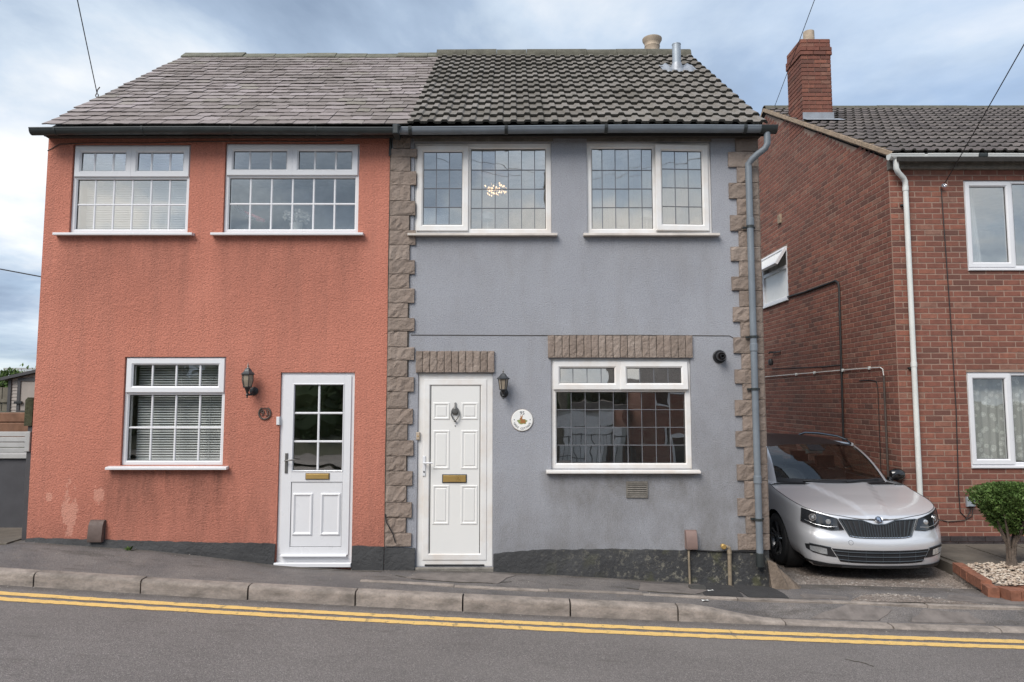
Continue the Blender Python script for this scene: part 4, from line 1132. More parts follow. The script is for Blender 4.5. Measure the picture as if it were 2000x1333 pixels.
MB().tube([(1.82, -.03, .235), (2.1, -.032, .222), (2.3, -.03, .226), (2.5, -.03, .22)], .006, 6).build('cable', M['cable'], hm)
gp = empty('gas_pipe', (2.20, -.06, g(2.2)), 'old rusty gas pipe with brass elbow at the plinth', 'pipe')
b = MB(); b.tube([(2.205, -.06, g(2.2)-.03), (2.205, -.06, .215)], .020, 10); b.tube([(2.205, -.06, .205), (2.205, -.06, .245)], .024, 10); b.build('riser', M['pipe_rust'], gp, smooth=True)
b = MB(); b.tube([(2.205, -.06, .235), (2.205, -.06, .262), (2.18, -.055, .276), (2.15, -.05, .276)], .017, 10); b.build('elbow', M['pipe_rust'], gp, smooth=True)
b = MB(); b.lathe([(.026, 0.02), (.028, -.02), (.020, -.03), (.0, -.03)], (2.145, -.055, .276), 12, 'y'); b.build('valve_cap', M['brass'], gp, smooth=True)
b = MB(); b.cbox(1.72, 1.86, -.30, -.20, 0, 0, 0) if False else b.box(1.745, 1.895, -.30, -.20, g(1.8)-.02, g(1.8)+.012)
tag(b.build('stop_tap_cover', M['pewter']), 'small grey metal cover set in the pavement below box', 'cover')
# concrete guard at the corner of the drive
b = MB(); q = random.Random(9); z0 = drive_z(2.8, -.1) - .03
base = [(2.60, -.16), (2.78, -.20), (2.93, -.17), (2.99, -.06), (2.86, .05), (2.62, .12)]
b.add([(x, y, z0) for x, y in base] + [(2.585, -.07, .14), (2.66, -.09, .12), (2.72, -.02, .05), (2.66, .06, .08), (2.62, .1, .13)],
      [(0,1,7,6), (1,2,8,7), (2,3,8), (3,4,9,8), (4,5,10,9), (6,7,8,9,10), (0,6,10,5)])
M['guard'] = plain('guard_stone', (.19, .145, .11), .95, var=.5, scale=9, bump=.02)
tag(b.build('corner_guard_stone', M['guard']), 'rough concrete wedge guarding the house corner by the drive', 'stone')
# litter and a weed
for (x, y, rz, lab) in ((1.93, -.33, .3, 'crumpled white paper scrap on pavement below brown box'), (1.78, -.68, .1, 'flat white paper scrap on the footway edging strip')):
    b = MB(); b.add([(-.03, -.012, .004), (.0, -.018, .012), (.03, -.01, .006), (.032, .012, .01), (.002, .016, .004), (-.03, .012, .012)], [(0,1,4,5), (1,2,3,4)])
    b.xf(lambda p: Matrix.Translation((x, y, pave_z(x, y)+.004)) @ Matrix.Rotation(rz, 4, 'Z') @ p)
    tag(b.build('paper_scrap', M['white']), lab, 'litter')
wd = empty('weed', (-3.87, -.07, g(-3.87)), 'small green weed growing at foot of orange wall', 'plant')
b = MB(); q = random.Random(2)
for k in range(16):
    t = q.uniform(0, 6.28); l = q.uniform(.03, .075); zz = q.uniform(.0, .05); d = Vector((math.cos(t), math.sin(t)*.6, q.uniform(.2, 1.1))).normalized(); s = Vector((-d.y, d.x, 0)).normalized()*l*.22
    o = Vector((-3.87, -.07, g(-3.87)+zz)); b.add([o, o+d*l*.5+s, o+d*l, o+d*l*.5-s], [(0,1,2,3)])
b.build('leaves', M['leaf'], wd)
MB().tube([(-3.87, -.07, g(-3.87)-.01), (-3.868, -.07, g(-3.87)+.07)], .003, 5).build('stem', M['leaf'], wd)

# ================================================================== SEEN THROUGH THE UPPER WINDOWS
ch = empty('chandelier', (-.19, 1.2, 3.98), 'lit crystal chandelier glowing behind leaded upper window', 'chandelier')
q = random.Random(8); b = MB(); b2 = MB()
cx, cz = at(968, 368, 1.2)
for k in range(110):
    t = q.uniform(0, 6.28); ring_ = q.choice((.05, .09, .13)); z = cz + q.uniform(-.06, .045) - (.13-ring_)*.3
    (b if k % 2 == 0 else b2).lathe([(0, .014), (.008, 0), (0, -.016)], (cx+ring_*math.cos(t), 1.2+ring_*math.sin(t), z), 6)
b.build('bulbs', M['bulb'], ch); b2.build('crystals', M['lens'], ch)
MB().tube([(cx, 1.2, cz+.05), (cx, 1.2, 4.56)], .006, 6).build('rod', M['chrome'], ch)
b = MB()
for r in (.05, .09, .13): b.tube([(cx+r*math.cos(t), 1.2+r*math.sin(t), cz+.03) for t in frange(0, 6.283, 20)], .004, 5)
b.build('frame', M['chrome'], ch)
def table_lamp(px, py, label):
    x, zt = at(px, py, .5); r = .075
    t = empty('table_lamp', (x, .5, 3.42), label, 'lamp', 'white table lamps upstairs')
    MB().lathe([(r, zt-.09), (r*.98, zt-.05), (r*.8, zt-.015), (r*.45, zt), (0, zt+.004)], (x, .5, 0), 20).build('shade', M['white'], t, smooth=True)
    MB().tube([(x, .5, 3.44), (x, .5, zt-.02)], .009, 8).build('stem', M['white'], t)
    MB().lathe([(.05, 3.42), (.05, 3.432), (.01, 3.445)], (x, .5, 0), 16).build('foot', M['white'], t)
table_lamp(952, 415, 'white dome table lamp behind the window with chandelier'); table_lamp(1263, 412, 'white dome table lamp behind the window with ajar casement')
M['sheer'] = plain('pale_curtain', (.66, .65, .63), .9, var=.08, scale=6)
MB().box(-1.0, 2.3, .40, .62, 3.36, 3.418).build('window_shelf', M['room_light'], grey)
# vase of white flowers, mirror and felt bird on the orange house sill
MB().box(-3.05, -1.66, .16, .5, 3.44, 3.49).build('window_shelf', M['room_light'], orange)
vx, vz = at(578, 448, .3)
va = empty('flower_vase', (vx, .3, 3.49), 'white vase of white flowers behind upper orange house window', 'vase')
MB().lathe([(.045, 3.49), (.05, 3.55), (.062, 3.66), (.075, 3.70), (.07, 3.70), (.055, 3.65)], (vx, .3, 0), 20).build('vase', M['white'], va, smooth=True)
b = MB(); q = random.Random(6)
for k in range(46):
    t = q.uniform(0, 6.28); r = .15*math.sqrt(q.random()); o = Vector((vx+r*math.cos(t), .3+r*.5*math.sin(t), 3.78+q.uniform(-.07, .08)))
    for m in range(5):
        d = Vector((q.gauss(0, 1), q.gauss(0, 1)-.4, q.gauss(0, 1))).normalized()*.026; s = d.cross(Vector((.3, .5, .8))).normalized()*.014
        b.add([o, o+d*.6+s, o+d, o+d*.6-s], [(0,1,2,3)])
b.build('blooms', M['flower'], va)
mx_, mz_ = at(475, 440, .34)
mr = empty('oval_mirror', (mx_, .34, 3.49), 'pale round-topped mirror behind the upper orange house window', 'mirror')
b = MB(); b.prism([(mx_+.13*math.cos(t), 3.56+.14*math.sin(t)) for t in frange(R(-20), R(200), 16)] + [(mx_-.12, 3.49), (mx_+.12, 3.49)], 'y', .33, .345); b.build('glass', M['white'], mr)
fb = empty('felt_bird', (-2.75, .22, 3.62), 'grey and pink felt bird ornament hung behind upper window', 'ornament')
def ribbon(name, pts, mat):
    b = MB(); rows = []
    up = [Vector(p) for p, w in pts]; 
    rows.append([tuple(Vector(p)+Vector((0, .0, w))) for p, w in pts]); rows.append([tuple(Vector(p)+Vector((0, -.02, 0))) for p, w in pts]); rows.append([tuple(Vector(p)-Vector((0, .0, w))) for p, w in pts])
    b.grid(rows); b.build(name, mat, fb, smooth=True)
def P(px, py, Y=.22): a, c = at(px, py, Y); return (a, Y, c)
ribbon('wing', [(P(450, 392), .008), (P(458, 400), .03), (P(468, 410), .028), (P(482, 420), .03), (P(500, 428), .018)], M['greyfelt'])
ribbon('body', [(P(478, 414), .012), (P(490, 422), .03), (P(505, 428), .028), (P(518, 432), .012)], M['pink'])
ribbon('tail', [(P(445, 393), .006), (P(452, 396), .016), (P(462, 402), .01)], M['greyfelt'])

# ================================================================== BRICK HOUSE
BX, BY = 5.082, 1.912        # corner
BZ = 4.858                   # underside of eaves
brick_h = empty('brick_house', (8, BY, 0), 'red brick house with brown tiled roof and white windows beside drive', 'house')
BR = (6.279, 7.553); BE = (1.721, 5.013); BXR = 13.6
BBACK = 2*BR[0] - BY
RW1 = (6.083, 7.9, 3.501, 4.709); RW2 = (5.987, 7.9, 0.899, 2.121)
# backing walls carry the mortar; bricks stand proud of it
core = MB()
def face(b, xs, zs, holes, y):
    for i in range(len(xs)-1):
        for j in range(len(zs)-1):
            cx, cz = (xs[i]+xs[i+1])/2, (zs[j]+zs[j+1])/2
            if any(o[0] < cx < o[1] and o[2] < cz < o[3] for o in holes): continue
            b.add([(xs[i],y,zs[j]),(xs[i+1],y,zs[j]),(xs[i+1],y,zs[j+1]),(xs[i],y,zs[j+1])], [(0,1,2,3)])
face(core, [BX, RW2[0], RW1[0], 7.9, BXR], [-.5, RW2[2], RW2[3], RW1[2], RW1[3], 4.997], [RW1, RW2], BY)
for (a, c, d, e) in (RW1, RW2):
    core.add([(a,BY,d),(c,BY,d),(c,BY,e),(a,BY,e),(a,BY+.12,d),(c,BY+.12,d),(c,BY+.12,e),(a,BY+.12,e)], [(0,4,5,1),(1,5,6,2),(2,6,7,3),(3,7,4,0)])
SW = (5.437, 6.715, 3.612, 4.592)   # side window (y0, y1, z0, z1)
ysd = [BY, SW[0], SW[1], BBACK]; zsd = [-.5, SW[2], SW[3], 4.997]
for i in range(3):
    for j in range(3):
        if i == 1 and j == 1: continue
        core.add([(BX,ysd[i],zsd[j]),(BX,ysd[i+1],zsd[j]),(BX,ysd[i+1],zsd[j+1]),(BX,ysd[i],zsd[j+1])], [(0,1,2,3)])
core.add([(BX, BY, 4.997), (BX, BBACK, 4.997), (BX, BR[0], BR[1]-.10)], [(0,1,2)])
core.add([(BX,BBACK,-.5),(BXR,BBACK,-.5),(BXR,BBACK,4.997),(BX,BBACK,4.997)], [(0,1,2,3)])
core.add([(BXR,BY,-.5),(BXR,BBACK,-.5),(BXR,BBACK,4.997),(BXR,BR[0],BR[1]-.1),(BXR,BY,4.997)], [(0,1,2,3,4)])
bw = core.build('wall', M['mortar'], brick_h)
room(brick_h, BX+.3, 9, BY+.121, BY+3.2, .1, 2.4, M['room']); room(brick_h, BX+.3, 9, BY+.121, BY+3.2, 2.7, 4.8, M['room'])
# bricks: stretcher bond, 225 x 75 modules
def brick_shape(w, h, d, q):
    b = MB(); j = lambda s: q.uniform(-s, s); c = .003
    b.add([(-w/2+j(.001), 0, -h/2), (w/2+j(.001), 0, -h/2), (w/2, 0, h/2), (-w/2, 0, h/2),
           (-w/2+c+j(.0015), -d, -h/2+c+j(.001)), (w/2-c+j(.0015), -d, -h/2+c+j(.001)), (w/2-c+j(.0015), -d, h/2-c+j(.001)), (-w/2+c+j(.0015), -d, h/2-c+j(.001))],
          [(4,5,6,7), (0,1,5,4), (1,2,6,5), (2,3,7,6), (3,0,4,7)])
    return b
qb = random.Random(31)
bmesh_ = {}
def bmesh_get(w):
    k = round(w, 3)
    if k not in bmesh_: bmesh_[k] = [brick_shape(w, 0.0625, .0035, qb).mesh('brick', M['brick']) for _ in range(4)]
    return bmesh_[k]
front = []; rest = MB(); nfront = 0
Z0 = -.175
for r in range(70):
    z = Z0 + r*.075 + .0375
    if z > BZ - .03: break
    x = BX - (0 if r % 2 else .1125)
    while x < BXR - .2:
        a, c = max(x, BX) + .006, x + .225 - .006
        x += .225
        # clip at the window jambs
        segs = [(a, c)]
        for (o0, o1, d, e) in (RW1, RW2):
            if d - .012 < z < e + .012:
                segs = [s for (p_, q_) in segs for s in ((p_, min(q_, o0-.004)), (max(p_, o1+.004), q_)) if s[1]-s[0] > .03]
        for (p_, q_) in segs: front.append((r, (p_+q_)/2, z, q_-p_))
vis = [f for f in front if f[1] < 6.95 and f[2] > .05 and not (f[1] < 5.25 and f[2] < .9)]
vis.sort(key=lambda f: (f[1] > 6.72, -f[3] if False else 0, f[1]))
chosen = set(id(f) for f in vis[:298])
for f in front:
    r, x, z, w = f
    if id(f) in chosen:
        link('brick', qb.choice(bmesh_get(w)), bw, loc=(x, BY + qb.uniform(-.0015, .0015), z))
    else:
        s = brick_shape(w, 0.0625, .0035, qb); rest.add([(p[0]+x, p[1]+BY, p[2]+z) for p in s.v], s.f)
# the gable side, too foreshortened to pick bricks apart: joined
def roof_h(y): return BR[1] - .12 - abs(y - BR[0]) * (BR[1]-BE[1])/(BR[0]-BE[0])
for r in range(104):
    z = Z0 + r*.075 + .0375; y = BY - (.1125 if r % 2 else 0)
    while y < BBACK - .1 and y < 9:
        a, c = max(y, BY)+.006, y+.219; y += .225
        if z > roof_h((a+c)/2) - .02: continue
        if SW[2]-.012 < z < SW[3]+.012:
            if a > SW[0]-.03 and c < SW[1]+.03: continue
            if a < SW[0] < c: c = SW[0]-.004
            if a < SW[1] < c: a = SW[1]+.004
        if c - a < .03: continue
        s = brick_shape(c-a, 0.0625, .0035, qb); m = (a+c)/2
        rest.add([(BX + p[1], m - p[0], p[2]+z) for p in s.v], s.f)
rest.build('brickwork', M['brick'], bw, kind='stuff')
# blue brick base course
b = MB()
for (r, z) in ((0, -.14), (1, -.065)):
    x = BX - (.1 if r else 0)
    while x < BXR-.2:
        a = max(x, BX)+.004; b.box(a, x+.221, BY-.016, BY-.001, z, z+.067); x += .225
b.build('base_course', M['brick_blue'], bw, kind='stuff')
# roof
bro = MB().prism([(BE[0], BE[1]-.05), (BR[0], BR[1]-.05), (2*BR[0]-BE[0], BE[1]-.05), (2*BR[0]-BE[0], BE[1]-.11), (BR[0], BR[1]-.12), (BE[0], BE[1]-.11)], 'x', BX+.02, BXR).build('roof', M['underlay'], brick_h)
bro['label'] = 'brown interlocking tile roof'
BSL = math.hypot(BR[0]-BE[0], BR[1]-BE[1]); BRA = math.atan2(BR[1]-BE[1], BR[0]-BE[0])
def on_b(x, s, n=0): return Vector((x, BE[0] + s*math.cos(BRA) - n*math.sin(BRA), BE[1] + s*math.sin(BRA) + n*math.cos(BRA)))
def pan_tile(L, W=.30, t=.020, h=.022):
    prof = [(0, 0), (.085, 0), (.10, h*.8), (.118, h), (.136, h*.8), (.15, 0), (.235, 0), (.25, h*.8), (.268, h), (.286, h*.8), (.30, 0)]
    b = MB(); n = len(prof)
    b.grid([[(x-W/2, L, z) for x, z in prof], [(x-W/2, 0, z) for x, z in prof], [(x-W/2, -.001, z+t) for x, z in prof], [(x-W/2, L, z+t) for x, z in prof]])
    b.f += [(0, n, 2*n, 3*n), (n-1, 2*n-1, 3*n-1, 4*n-1)]; return b
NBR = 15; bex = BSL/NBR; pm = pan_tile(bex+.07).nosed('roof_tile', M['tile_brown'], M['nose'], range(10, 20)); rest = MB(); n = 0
btl = math.atan2(.034, bex+.07)
from mathutils import Euler
for r in range(NBR):
    for c in range(27):
        x = BX - .03 + (c+.5)*.30
        if x > BXR-.2: break
        loc = on_b(x, r*bex, .022 + rs.uniform(-.002, .002)); rot = (BRA-btl, rs.uniform(-.005, .005), rs.uniform(-.006, .006))
        d = loc.y + CAM_D
        seen = x/d < .76
        if seen and n < 299:
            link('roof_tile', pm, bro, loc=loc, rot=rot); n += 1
        else:
            m = Matrix.Translation(loc) @ Euler(rot).to_matrix().to_4x4(); s = pan_tile(bex+.07); rest.add([m @ Vector(p) for p in s.v], s.f)
rest.build('roof_tiles', M['tile_brown'], bro, kind='stuff')
MB().prism([(BR[0], BR[1]-.04), (2*BR[0]-BE[0], BE[1]-.04), (2*BR[0]-BE[0], BE[1]), (BR[0], BR[1])], 'x', BX-.03, BXR).build('rear_slope', M['tile_brown'], bro)
xr = BX-.04
while xr < BXR-.1:
    b = MB(); pr = [(.13*math.cos(t), .13*math.sin(t)) for t in frange(R(0), R(180), 8)]; pi_ = [(.115*math.cos(t), .115*math.sin(t)) for t in frange(R(180), R(0), 8)]
    b.prism(pr+pi_, 'x', .003, .447); link('ridge_tile', b.mesh('ridge_tile', M['ridge_dark'], True), bro, loc=(xr, BR[0], BR[1]-.06+rs.uniform(-.004, .004))); xr += .45
# mortared verge
b = MB(); rows = []
for s in frange(.0, BSL, 40):
    o = on_b(0, s); k = rs.uniform(-.006, .006)
    rows.append([(BX+.03, o.y, o.z+.02), (BX-.052+k, o.y, o.z+.018), (BX-.056+k, o.y, o.z-.045), (BX-.02, o.y, o.z-.075+k)])
b.grid(rows); b.build('verge', M['verge'], bro)
b = MB(); b.grid([[(BX+.03, 2*BR[0]-y, z) for (x, y, z) in [r_[0] for r_ in rows]], [(BX-.054, 2*BR[0]-y, z) for (x, y, z) in [r_[1] for r_ in rows]], [(BX-.054, 2*BR[0]-y, z) for (x, y, z) in [r_[2] for r_ in rows]]]); b.build('verge', M['verge'], bro)
# fascia and gutter
b = MB(); b.cbox(BX-.01, BXR, BY-.06, BY+.02, 4.848, 4.97, .004); b.build('fascia', M['concrete'], brick_h)
wg = gutter(brick_h, BX-.06, BXR-.2, 4.997, M['white_gutter'], yc=BY-.135, r=.056)
union(wg, 6.241, 4.997, M['cast_gutter'], yc=BY-.135, r=.063, w=.12)
for x in (5.485, 7.029): union(wg, x, 4.997, M['white_gutter'], yc=BY-.135, r=.060, w=.04)
b = MB(); b.tube([(5.112, BY-.135, 4.954), (5.112, BY-.135, 4.827), (5.144, BY-.12, 4.773), (5.234, BY-.075, 4.715), (5.266, BY-.06, 4.667), (5.266, BY-.06, 4.571)], .035, 14); b.build('swan_neck', M['white_gutter'], brick_h, smooth=True)
b = MB(); b.tube([(5.266, BY-.06, 4.614), (5.266, BY-.06, -.06)], .034, 14); wp = b.build('downpipe', M['white_gutter'], brick_h, smooth=True)
for z in (4.571, 2.217): MB().lathe([(.036, -.03), (.039, -.028), (.039, .028), (.036, .03)], (5.266, BY-.06, z), 14).build('pipe_socket', M['white_gutter'], wp, smooth=True)
for z in (4.358, 2.175):
    b = MB(); b.box(5.266-.055, 5.266+.055, BY-.04, BY-.005, z-.01, z+.01); b.build('pipe_clip', M['cast_gutter'], wp)
# windows of the brick house
def shifted(dy): return lambda p: Vector((p.x, p.y+dy, p.z))
def bwin(W, lab, split):
    x0, x1, z0, z1 = W; fw = .05; f = shifted(BY)
    b = MB(); b.ring(x0, x1, z0, z1, [(0, .10), (0, .024), (.004, .02), (fw-.012, .02), (fw, .032), (fw, .10)]); b.cbox(split-.03, split+.03, .021, .09, z0+.01, z1-.01, .006)
    w = b.xf(f).build('window', M['upvc'], brick_h); w['label'] = lab
    a, c, d, e = x0+fw, split-.03, z0+fw, z1-fw
    MB().ring(a-.03, c+.03, d-.03, e+.03, [(0, .04), (0, .005), (.005, .0), (.052, .0), (.068, .014), (.068, .07)]).xf(f).build('sash', M['upvc'], w)
    k = .038
    for (p_, q_, r_, s_) in ((a+k, c-k, d+k, e-k), (split+.03, x1-fw, d, e)):
        glazed(w, p_, q_, r_, s_, .034, 1, None, 1, None, .02, M['upvc'], 0, f, gmat=M['glass_clear'] if z0 < 2 else None)
    MB().cbox(x0-.004, x1+.004, -.03, .06, z0-.03, z0+.004, .006).xf(f).build('sill', M['upvc'], w)
    return w
bwin(RW1, 'upper white window with pale curtain', 6.72); bwin(RW2, 'lower white window with net curtain', 6.56)
def drape(x0, x1, z0, z1, y, mat, label, amp=.018, wl_=.07, lean=0):
    b = MB(); rows = []
    for z in frange(z0, z1, 10):
        sh = lean*(z1-z)
        rows.append([(x + (sh if i > 12 else 0), y + amp*math.sin(x/wl_*6.28) + .005*math.sin(x*50+z*3), z) for i, x in enumerate(frange(x0, x1, 60))])
    return tag(b.grid(rows).build('curtain', mat, smooth=True), label, 'curtain')
drape(6.124, 6.337, 3.538, 4.677, BY+.22, M['curtain'], 'pale curtain gathered at the upper brick house window', .015, .06, .08)
drape(.76, 1.62, 3.43, 4.55, .70, M['sheer'], 'pale drawn curtain behind the window with ajar casement', .025, .10)
drape(1.72, 2.2, 3.43, 4.55, .72, M['sheer'], 'pale curtain edge behind the ajar leaded casement', .025, .10)
t = NT('lace_curtain'); t.n.remove(t.b); p = t.geo('Position')
df = t.n.new('ShaderNodeBsdfDiffuse'); df.inputs[0].default_value = (.72, .72, .71, 1); tr = t.n.new('ShaderNodeBsdfTransparent'); mx = t.n.new('ShaderNodeMixShader')
vo = t.ramp(t.voro(13, t.map((1, .15, 1), src=p)), [(.16, 1.), (.24, .68), (.34, .95), (.46, .6)])
t.l.new(vo, mx.inputs[0]); t.l.new(tr.outputs[0], mx.inputs[1]); t.l.new(df.outputs[0], mx.inputs[2]); t.l.new(mx.outputs[0], t.o.inputs[0]); M['lace'] = t.m
drape(6.028, 7.85, 0.95, 2.089, BY+.2, M['lace'], 'patterned net curtain behind the lower brick house window', .014, .11)
# side window with its top vent open
def side(p): return Vector((BX + p.y, p.x, p.z))
b = MB(); b.ring(SW[0], SW[1], SW[2], SW[3], [(0, .09), (0, -.004), (.045, -.004), (.055, .01), (.055, .09)]); b.box(SW[0]+.02, SW[1]-.02, .0, .07, 4.188, 4.251)
sw = b.xf(side).build('window', M['upvc'], brick_h); sw['label'] = 'side window with open top vent'
MB().add([(SW[0]+.05, .03, SW[2]+.05), (SW[1]-.05, .03, SW[2]+.05), (SW[1]-.05, .03, 4.198), (SW[0]+.05, .03, 4.198)], [(0,1,2,3)]).xf(side).build('pane', M['frosted'] if 'frosted' in M else M['white'], sw)
b = MB(); b.box(SW[0]-.02, SW[1]+.02, -.04, .05, SW[2]-.035, SW[2]); b.xf(side).build('sill', M['upvc'], sw)
hf = Matrix.Translation((0, -.01, SW[3]-.02)) @ Matrix.Rotation(R(-32), 4, 'X') @ Matrix.Translation((0, .01, -SW[3]+.02))
b = MB(); b.ring(SW[0]+.015, SW[1]-.015, 4.209, SW[3]-.015, [(0, .02), (0, -.03), (.05, -.03), (.058, -.02), (.058, .02)]); b.xf(lambda p: side(hf @ p)); b.build('sash', M['upvc'], sw)
MB().add([(SW[0]+.06, -.01, 4.262), (SW[1]-.06, -.01, 4.262), (SW[1]-.06, -.01, SW[3]-.07), (SW[0]+.06, -.01, SW[3]-.07)], [(0,1,2,3)]).xf(lambda p: side(hf @ p)).build('pane', M['white'], sw)
MB().box(BX+.1, BX+1.5, SW[0]-.3, SW[1]+.3, SW[2]-.4, SW[3]+.3).build('room', M['room'], brick_h)
# pipes and cables on the side wall
def S(y, z, o=.02): return (BX - o, y, z)
b = MB(); b.tube([S(5.416, 3.634), S(4.734, 3.612), S(3.882, 3.612), S(3.52, 3.612), S(3.435, 3.57), S(3.414, 3.485), S(3.456, 1.376), S(3.499, -0.222)], .017, 8); b.build('waste_pipe', M['cable'], brick_h, smooth=True)
b = MB(); b.tube([S(6.758, 2.207), S(4.734, 2.207), S(3.03, 2.207), S(2.306, 2.201), S(2.242, 2.175), S(2.221, 2.068)], .0065, 6); cc = b.build('service_cable', M['white_gutter'], brick_h)
for y in (2.605, 3.403, 4.415, 5.16): MB().box(BX-.03, BX-.002, y-.015, y+.015, 2.185, 2.228).build('cable_clip', M['white_gutter'], cc)
MB().tube([S(2.221, 2.089), S(2.221, 0.843), S(2.221, -0.115)], .014, 6).build('brown_conduit', M['pipe_brown'], brick_h)
b = MB(); b.tube([S(2.924, 2.036, .008), S(2.605, 2.036, .008), S(2.445, 2.015, .008), S(2.413, 1.908, .008), S(2.434, -0.115, .008)], .006, 6); b.tube([S(6.332, 2.356, .008), S(4.095, 2.292, .008), S(3.456, 2.292, .008)], .006, 6); b.build('thin_cable', M['cable'], brick_h)
b = MB(); b.cbox(0, .14, -.03, .01, 0, .17, .004); b.xf(lambda p: Vector((BX+p.y, 5.629+p.x, 5.082+p.z))); b.build('wall_vent', M['verge'], brick_h)
sl = empty('security_light', (BX, 6.172, 2.547), 'small black security light and bracket on the brick side wall', 'lamp')
b = MB(); b.tube([S(6.172, 2.675, 0), S(6.172, 2.675, .10), S(6.066, 2.633, .16)], .012, 6); b.tube([S(5.853, 2.654, .02), S(6.332, 2.665, .05)], .012, 6); b.build('bracket', M['blackmetal'], sl)
b = MB(); b.lathe([(0, 2.40), (.045, 2.42), (.05, 2.48), (.03, 2.53), (0, 2.54)], (BX-.13, 6.066, 0), 10); b.build('lamp_head', M['blackmetal'], sl, smooth=True)
# front cable and junction box
b = MB(); z = 4.31; x = 5.36
fc = [at(1837, 370, BY), at(1845, 480, BY), at(1855, 620, BY), at(1866, 800, BY), at(1871, 960, BY), at(1874, 1000, BY), at(1886, 1012, BY), at(1893, 1000, BY), at(1895, 988, BY)]
b.tube([(a, BY-.014, c) for a, c in fc], .006, 6)
fc2 = [at(1826, 1013, BY), at(1850, 1019, BY), at(1880, 1017, BY), at(1897, 1008, BY), at(1899, 990, BY)]
b.tube([(a, BY-.014, c) for a, c in fc2], .005, 6); b.build('phone_cable', M['cable'], brick_h)
jx, jz = at(1893, 980, BY)
b = MB(); b.cbox(jx-.052, jx+.052, BY-.05, BY-.006, jz-.062, jz+.062, .01); b.build('junction_box', M['junction'] if 'junction' in M else M['alu'], brick_h)
wbx, wbz = at(1837, 366, BY)
b = MB(); b.lathe([(0, 0), (.012, -.03), (.035, -.10), (.038, -.10), (.03, -.09), (0, -.05)], (0, 0, 0), 10, 'y'); b.xf(lambda p: Vector((wbx + p.x, BY + p.y*.8, wbz + p.z*.6))); b.build('wire_bracket', M['chrome'], brick_h)
# chimney with its own bricks
CHX0, CHX1, CHY0, CHY1, CHT = 5.078, 5.586, 4.521, 5.139, 8.070
b = MB(); b.box(CHX0+.008, CHX1-.008, CHY0+.008, CHY1-.008, 5.8, CHT-.01); chm = b.build('chimney', M['dark_brick_mortar'] if 'dark_brick_mortar' in M else M['mortar'], brick_h)
b = MB(); z = 6.435; r = 0
while z < CHT - .02:
    top = z > CHT - .30 and z < CHT - .15; o = .018 if top else 0
    for (ax, lo, hi, fixed, sgn) in (('x', CHX0, CHX1, CHY0, -1), ('y', CHY0, CHY1, CHX0, -1), ('y', CHY0, CHY1, CHX1, 1), ('x', CHX0, CHX1, CHY1, 1)):
        u = lo - o - (.1125 if r % 2 else 0)
        while u < hi + o:
            a, c = max(u, lo - o)+.004, min(u+.225, hi+o)-.004; u += .225
            if c - a < .03: continue
            s = brick_shape(c-a, .066, .012 + o, qb); m = (a+c)/2
            if ax == 'x': vs = [(m+p[0], fixed + sgn*-p[1]*1.0 if sgn > 0 else fixed + p[1] + .008, z+.0375+p[2]) for p in s.v]
            else: vs = [(fixed + (p[1]+.008 if sgn < 0 else -p[1]), m+p[0], z+.0375+p[2]) for p in s.v]
            b.add(vs, s.f)
    z += .075; r += 1
b.build('brickwork', M['brick'], chm, kind='stuff')
MB().box(CHX0+.0, CHX1-.0, CHY0+.0, CHY1-.0, CHT-.011, CHT+.012).build('flaunching', M['concrete'], chm)
b = MB(); b.lathe([(.100, CHT), (.102, CHT+.02), (.096, CHT+.15), (.095, CHT+.285), (.085, CHT+.288), (.08, CHT+.2)], ((CHX0+CHX1)/2+.02, (CHY0+CHY1)/2-.02, .01), 20); b.build('chimney_pot', M['terracotta'], chm, smooth=True)
b = MB(); zf = on_b(0, (CHY0-BE[0])/math.cos(BRA)).z
b.box(CHX0-.01, CHX1+.02, CHY0-.022, CHY0-.006, zf+.02, zf+.17); b.add([(CHX0-.02, CHY0-.02, zf+.06), (CHX1+.12, CHY0-.02, zf+.06), (CHX1+.14, CHY0-.2, zf-.035), (CHX0-.02, CHY0-.2, zf-.035)], [(0,1,2,3)])
b.add([(CHX1+.014, CHY0-.02, zf+.17), (CHX1+.014, CHY1, zf+.17+.38), (CHX1+.014, CHY1, zf+.42), (CHX1+.014, CHY0-.02, zf+.03)], [(0,1,2,3)]); b.build('flashing', M['lead_sheet'], chm)

# ================================================================== FRONT GARDEN OF THE BRICK HOUSE
MB().prism([(5.06, BY+.02), (4.97, .66), (8.05, .66), (8.05, -.56), (13.5, -.56), (13.5, BY+.02)], 'z', -.45, -.095).build('garden_path', M['paving'], kind='structure')
for i, (a, c) in enumerate(((5.07, 5.72), (5.735, 6.34), (6.355, 6.96), (6.975, 7.6))):
    MB().cbox(a, c, 0, 0, 0, 0, 0) if False else None
    b = MB(); b.box(a, c, .72, 1.72, -.12, -.078+.003*i); b.build('paving_slab', M['paving'], bpy.data.objects['garden_path'])
BED = [(4.94, .62), (4.72, -.28), (8.0, -.34), (8.0, .60)]
bed = MB().prism([(4.90, .655), (4.72, -.24), (8, -.30), (8, .655)], 'z', -.32, -.085).build('gravel_bed', M['dirt'], kind='structure')
pts = []; q = random.Random(12)
while len(pts) < 4600:
    x, y = q.uniform(4.78, 8.0), q.uniform(-.24, .60)
    if x > 4.97 - .19*(.6-y)/.82 + .03: pts.append((x, y, -.078 + .03*min(1, (x-4.78)/.6) + q.uniform(0, .02)))
pebbles('bed_pebbles', M['pebble'], pts, .012, .024, None, 'pale cream pebbles covering the small garden bed', 'pebbles')
M['edge_brick'] = plain('edge_brick', (.27, .11, .065), .85, var=.45, scale=12, bump=.006)
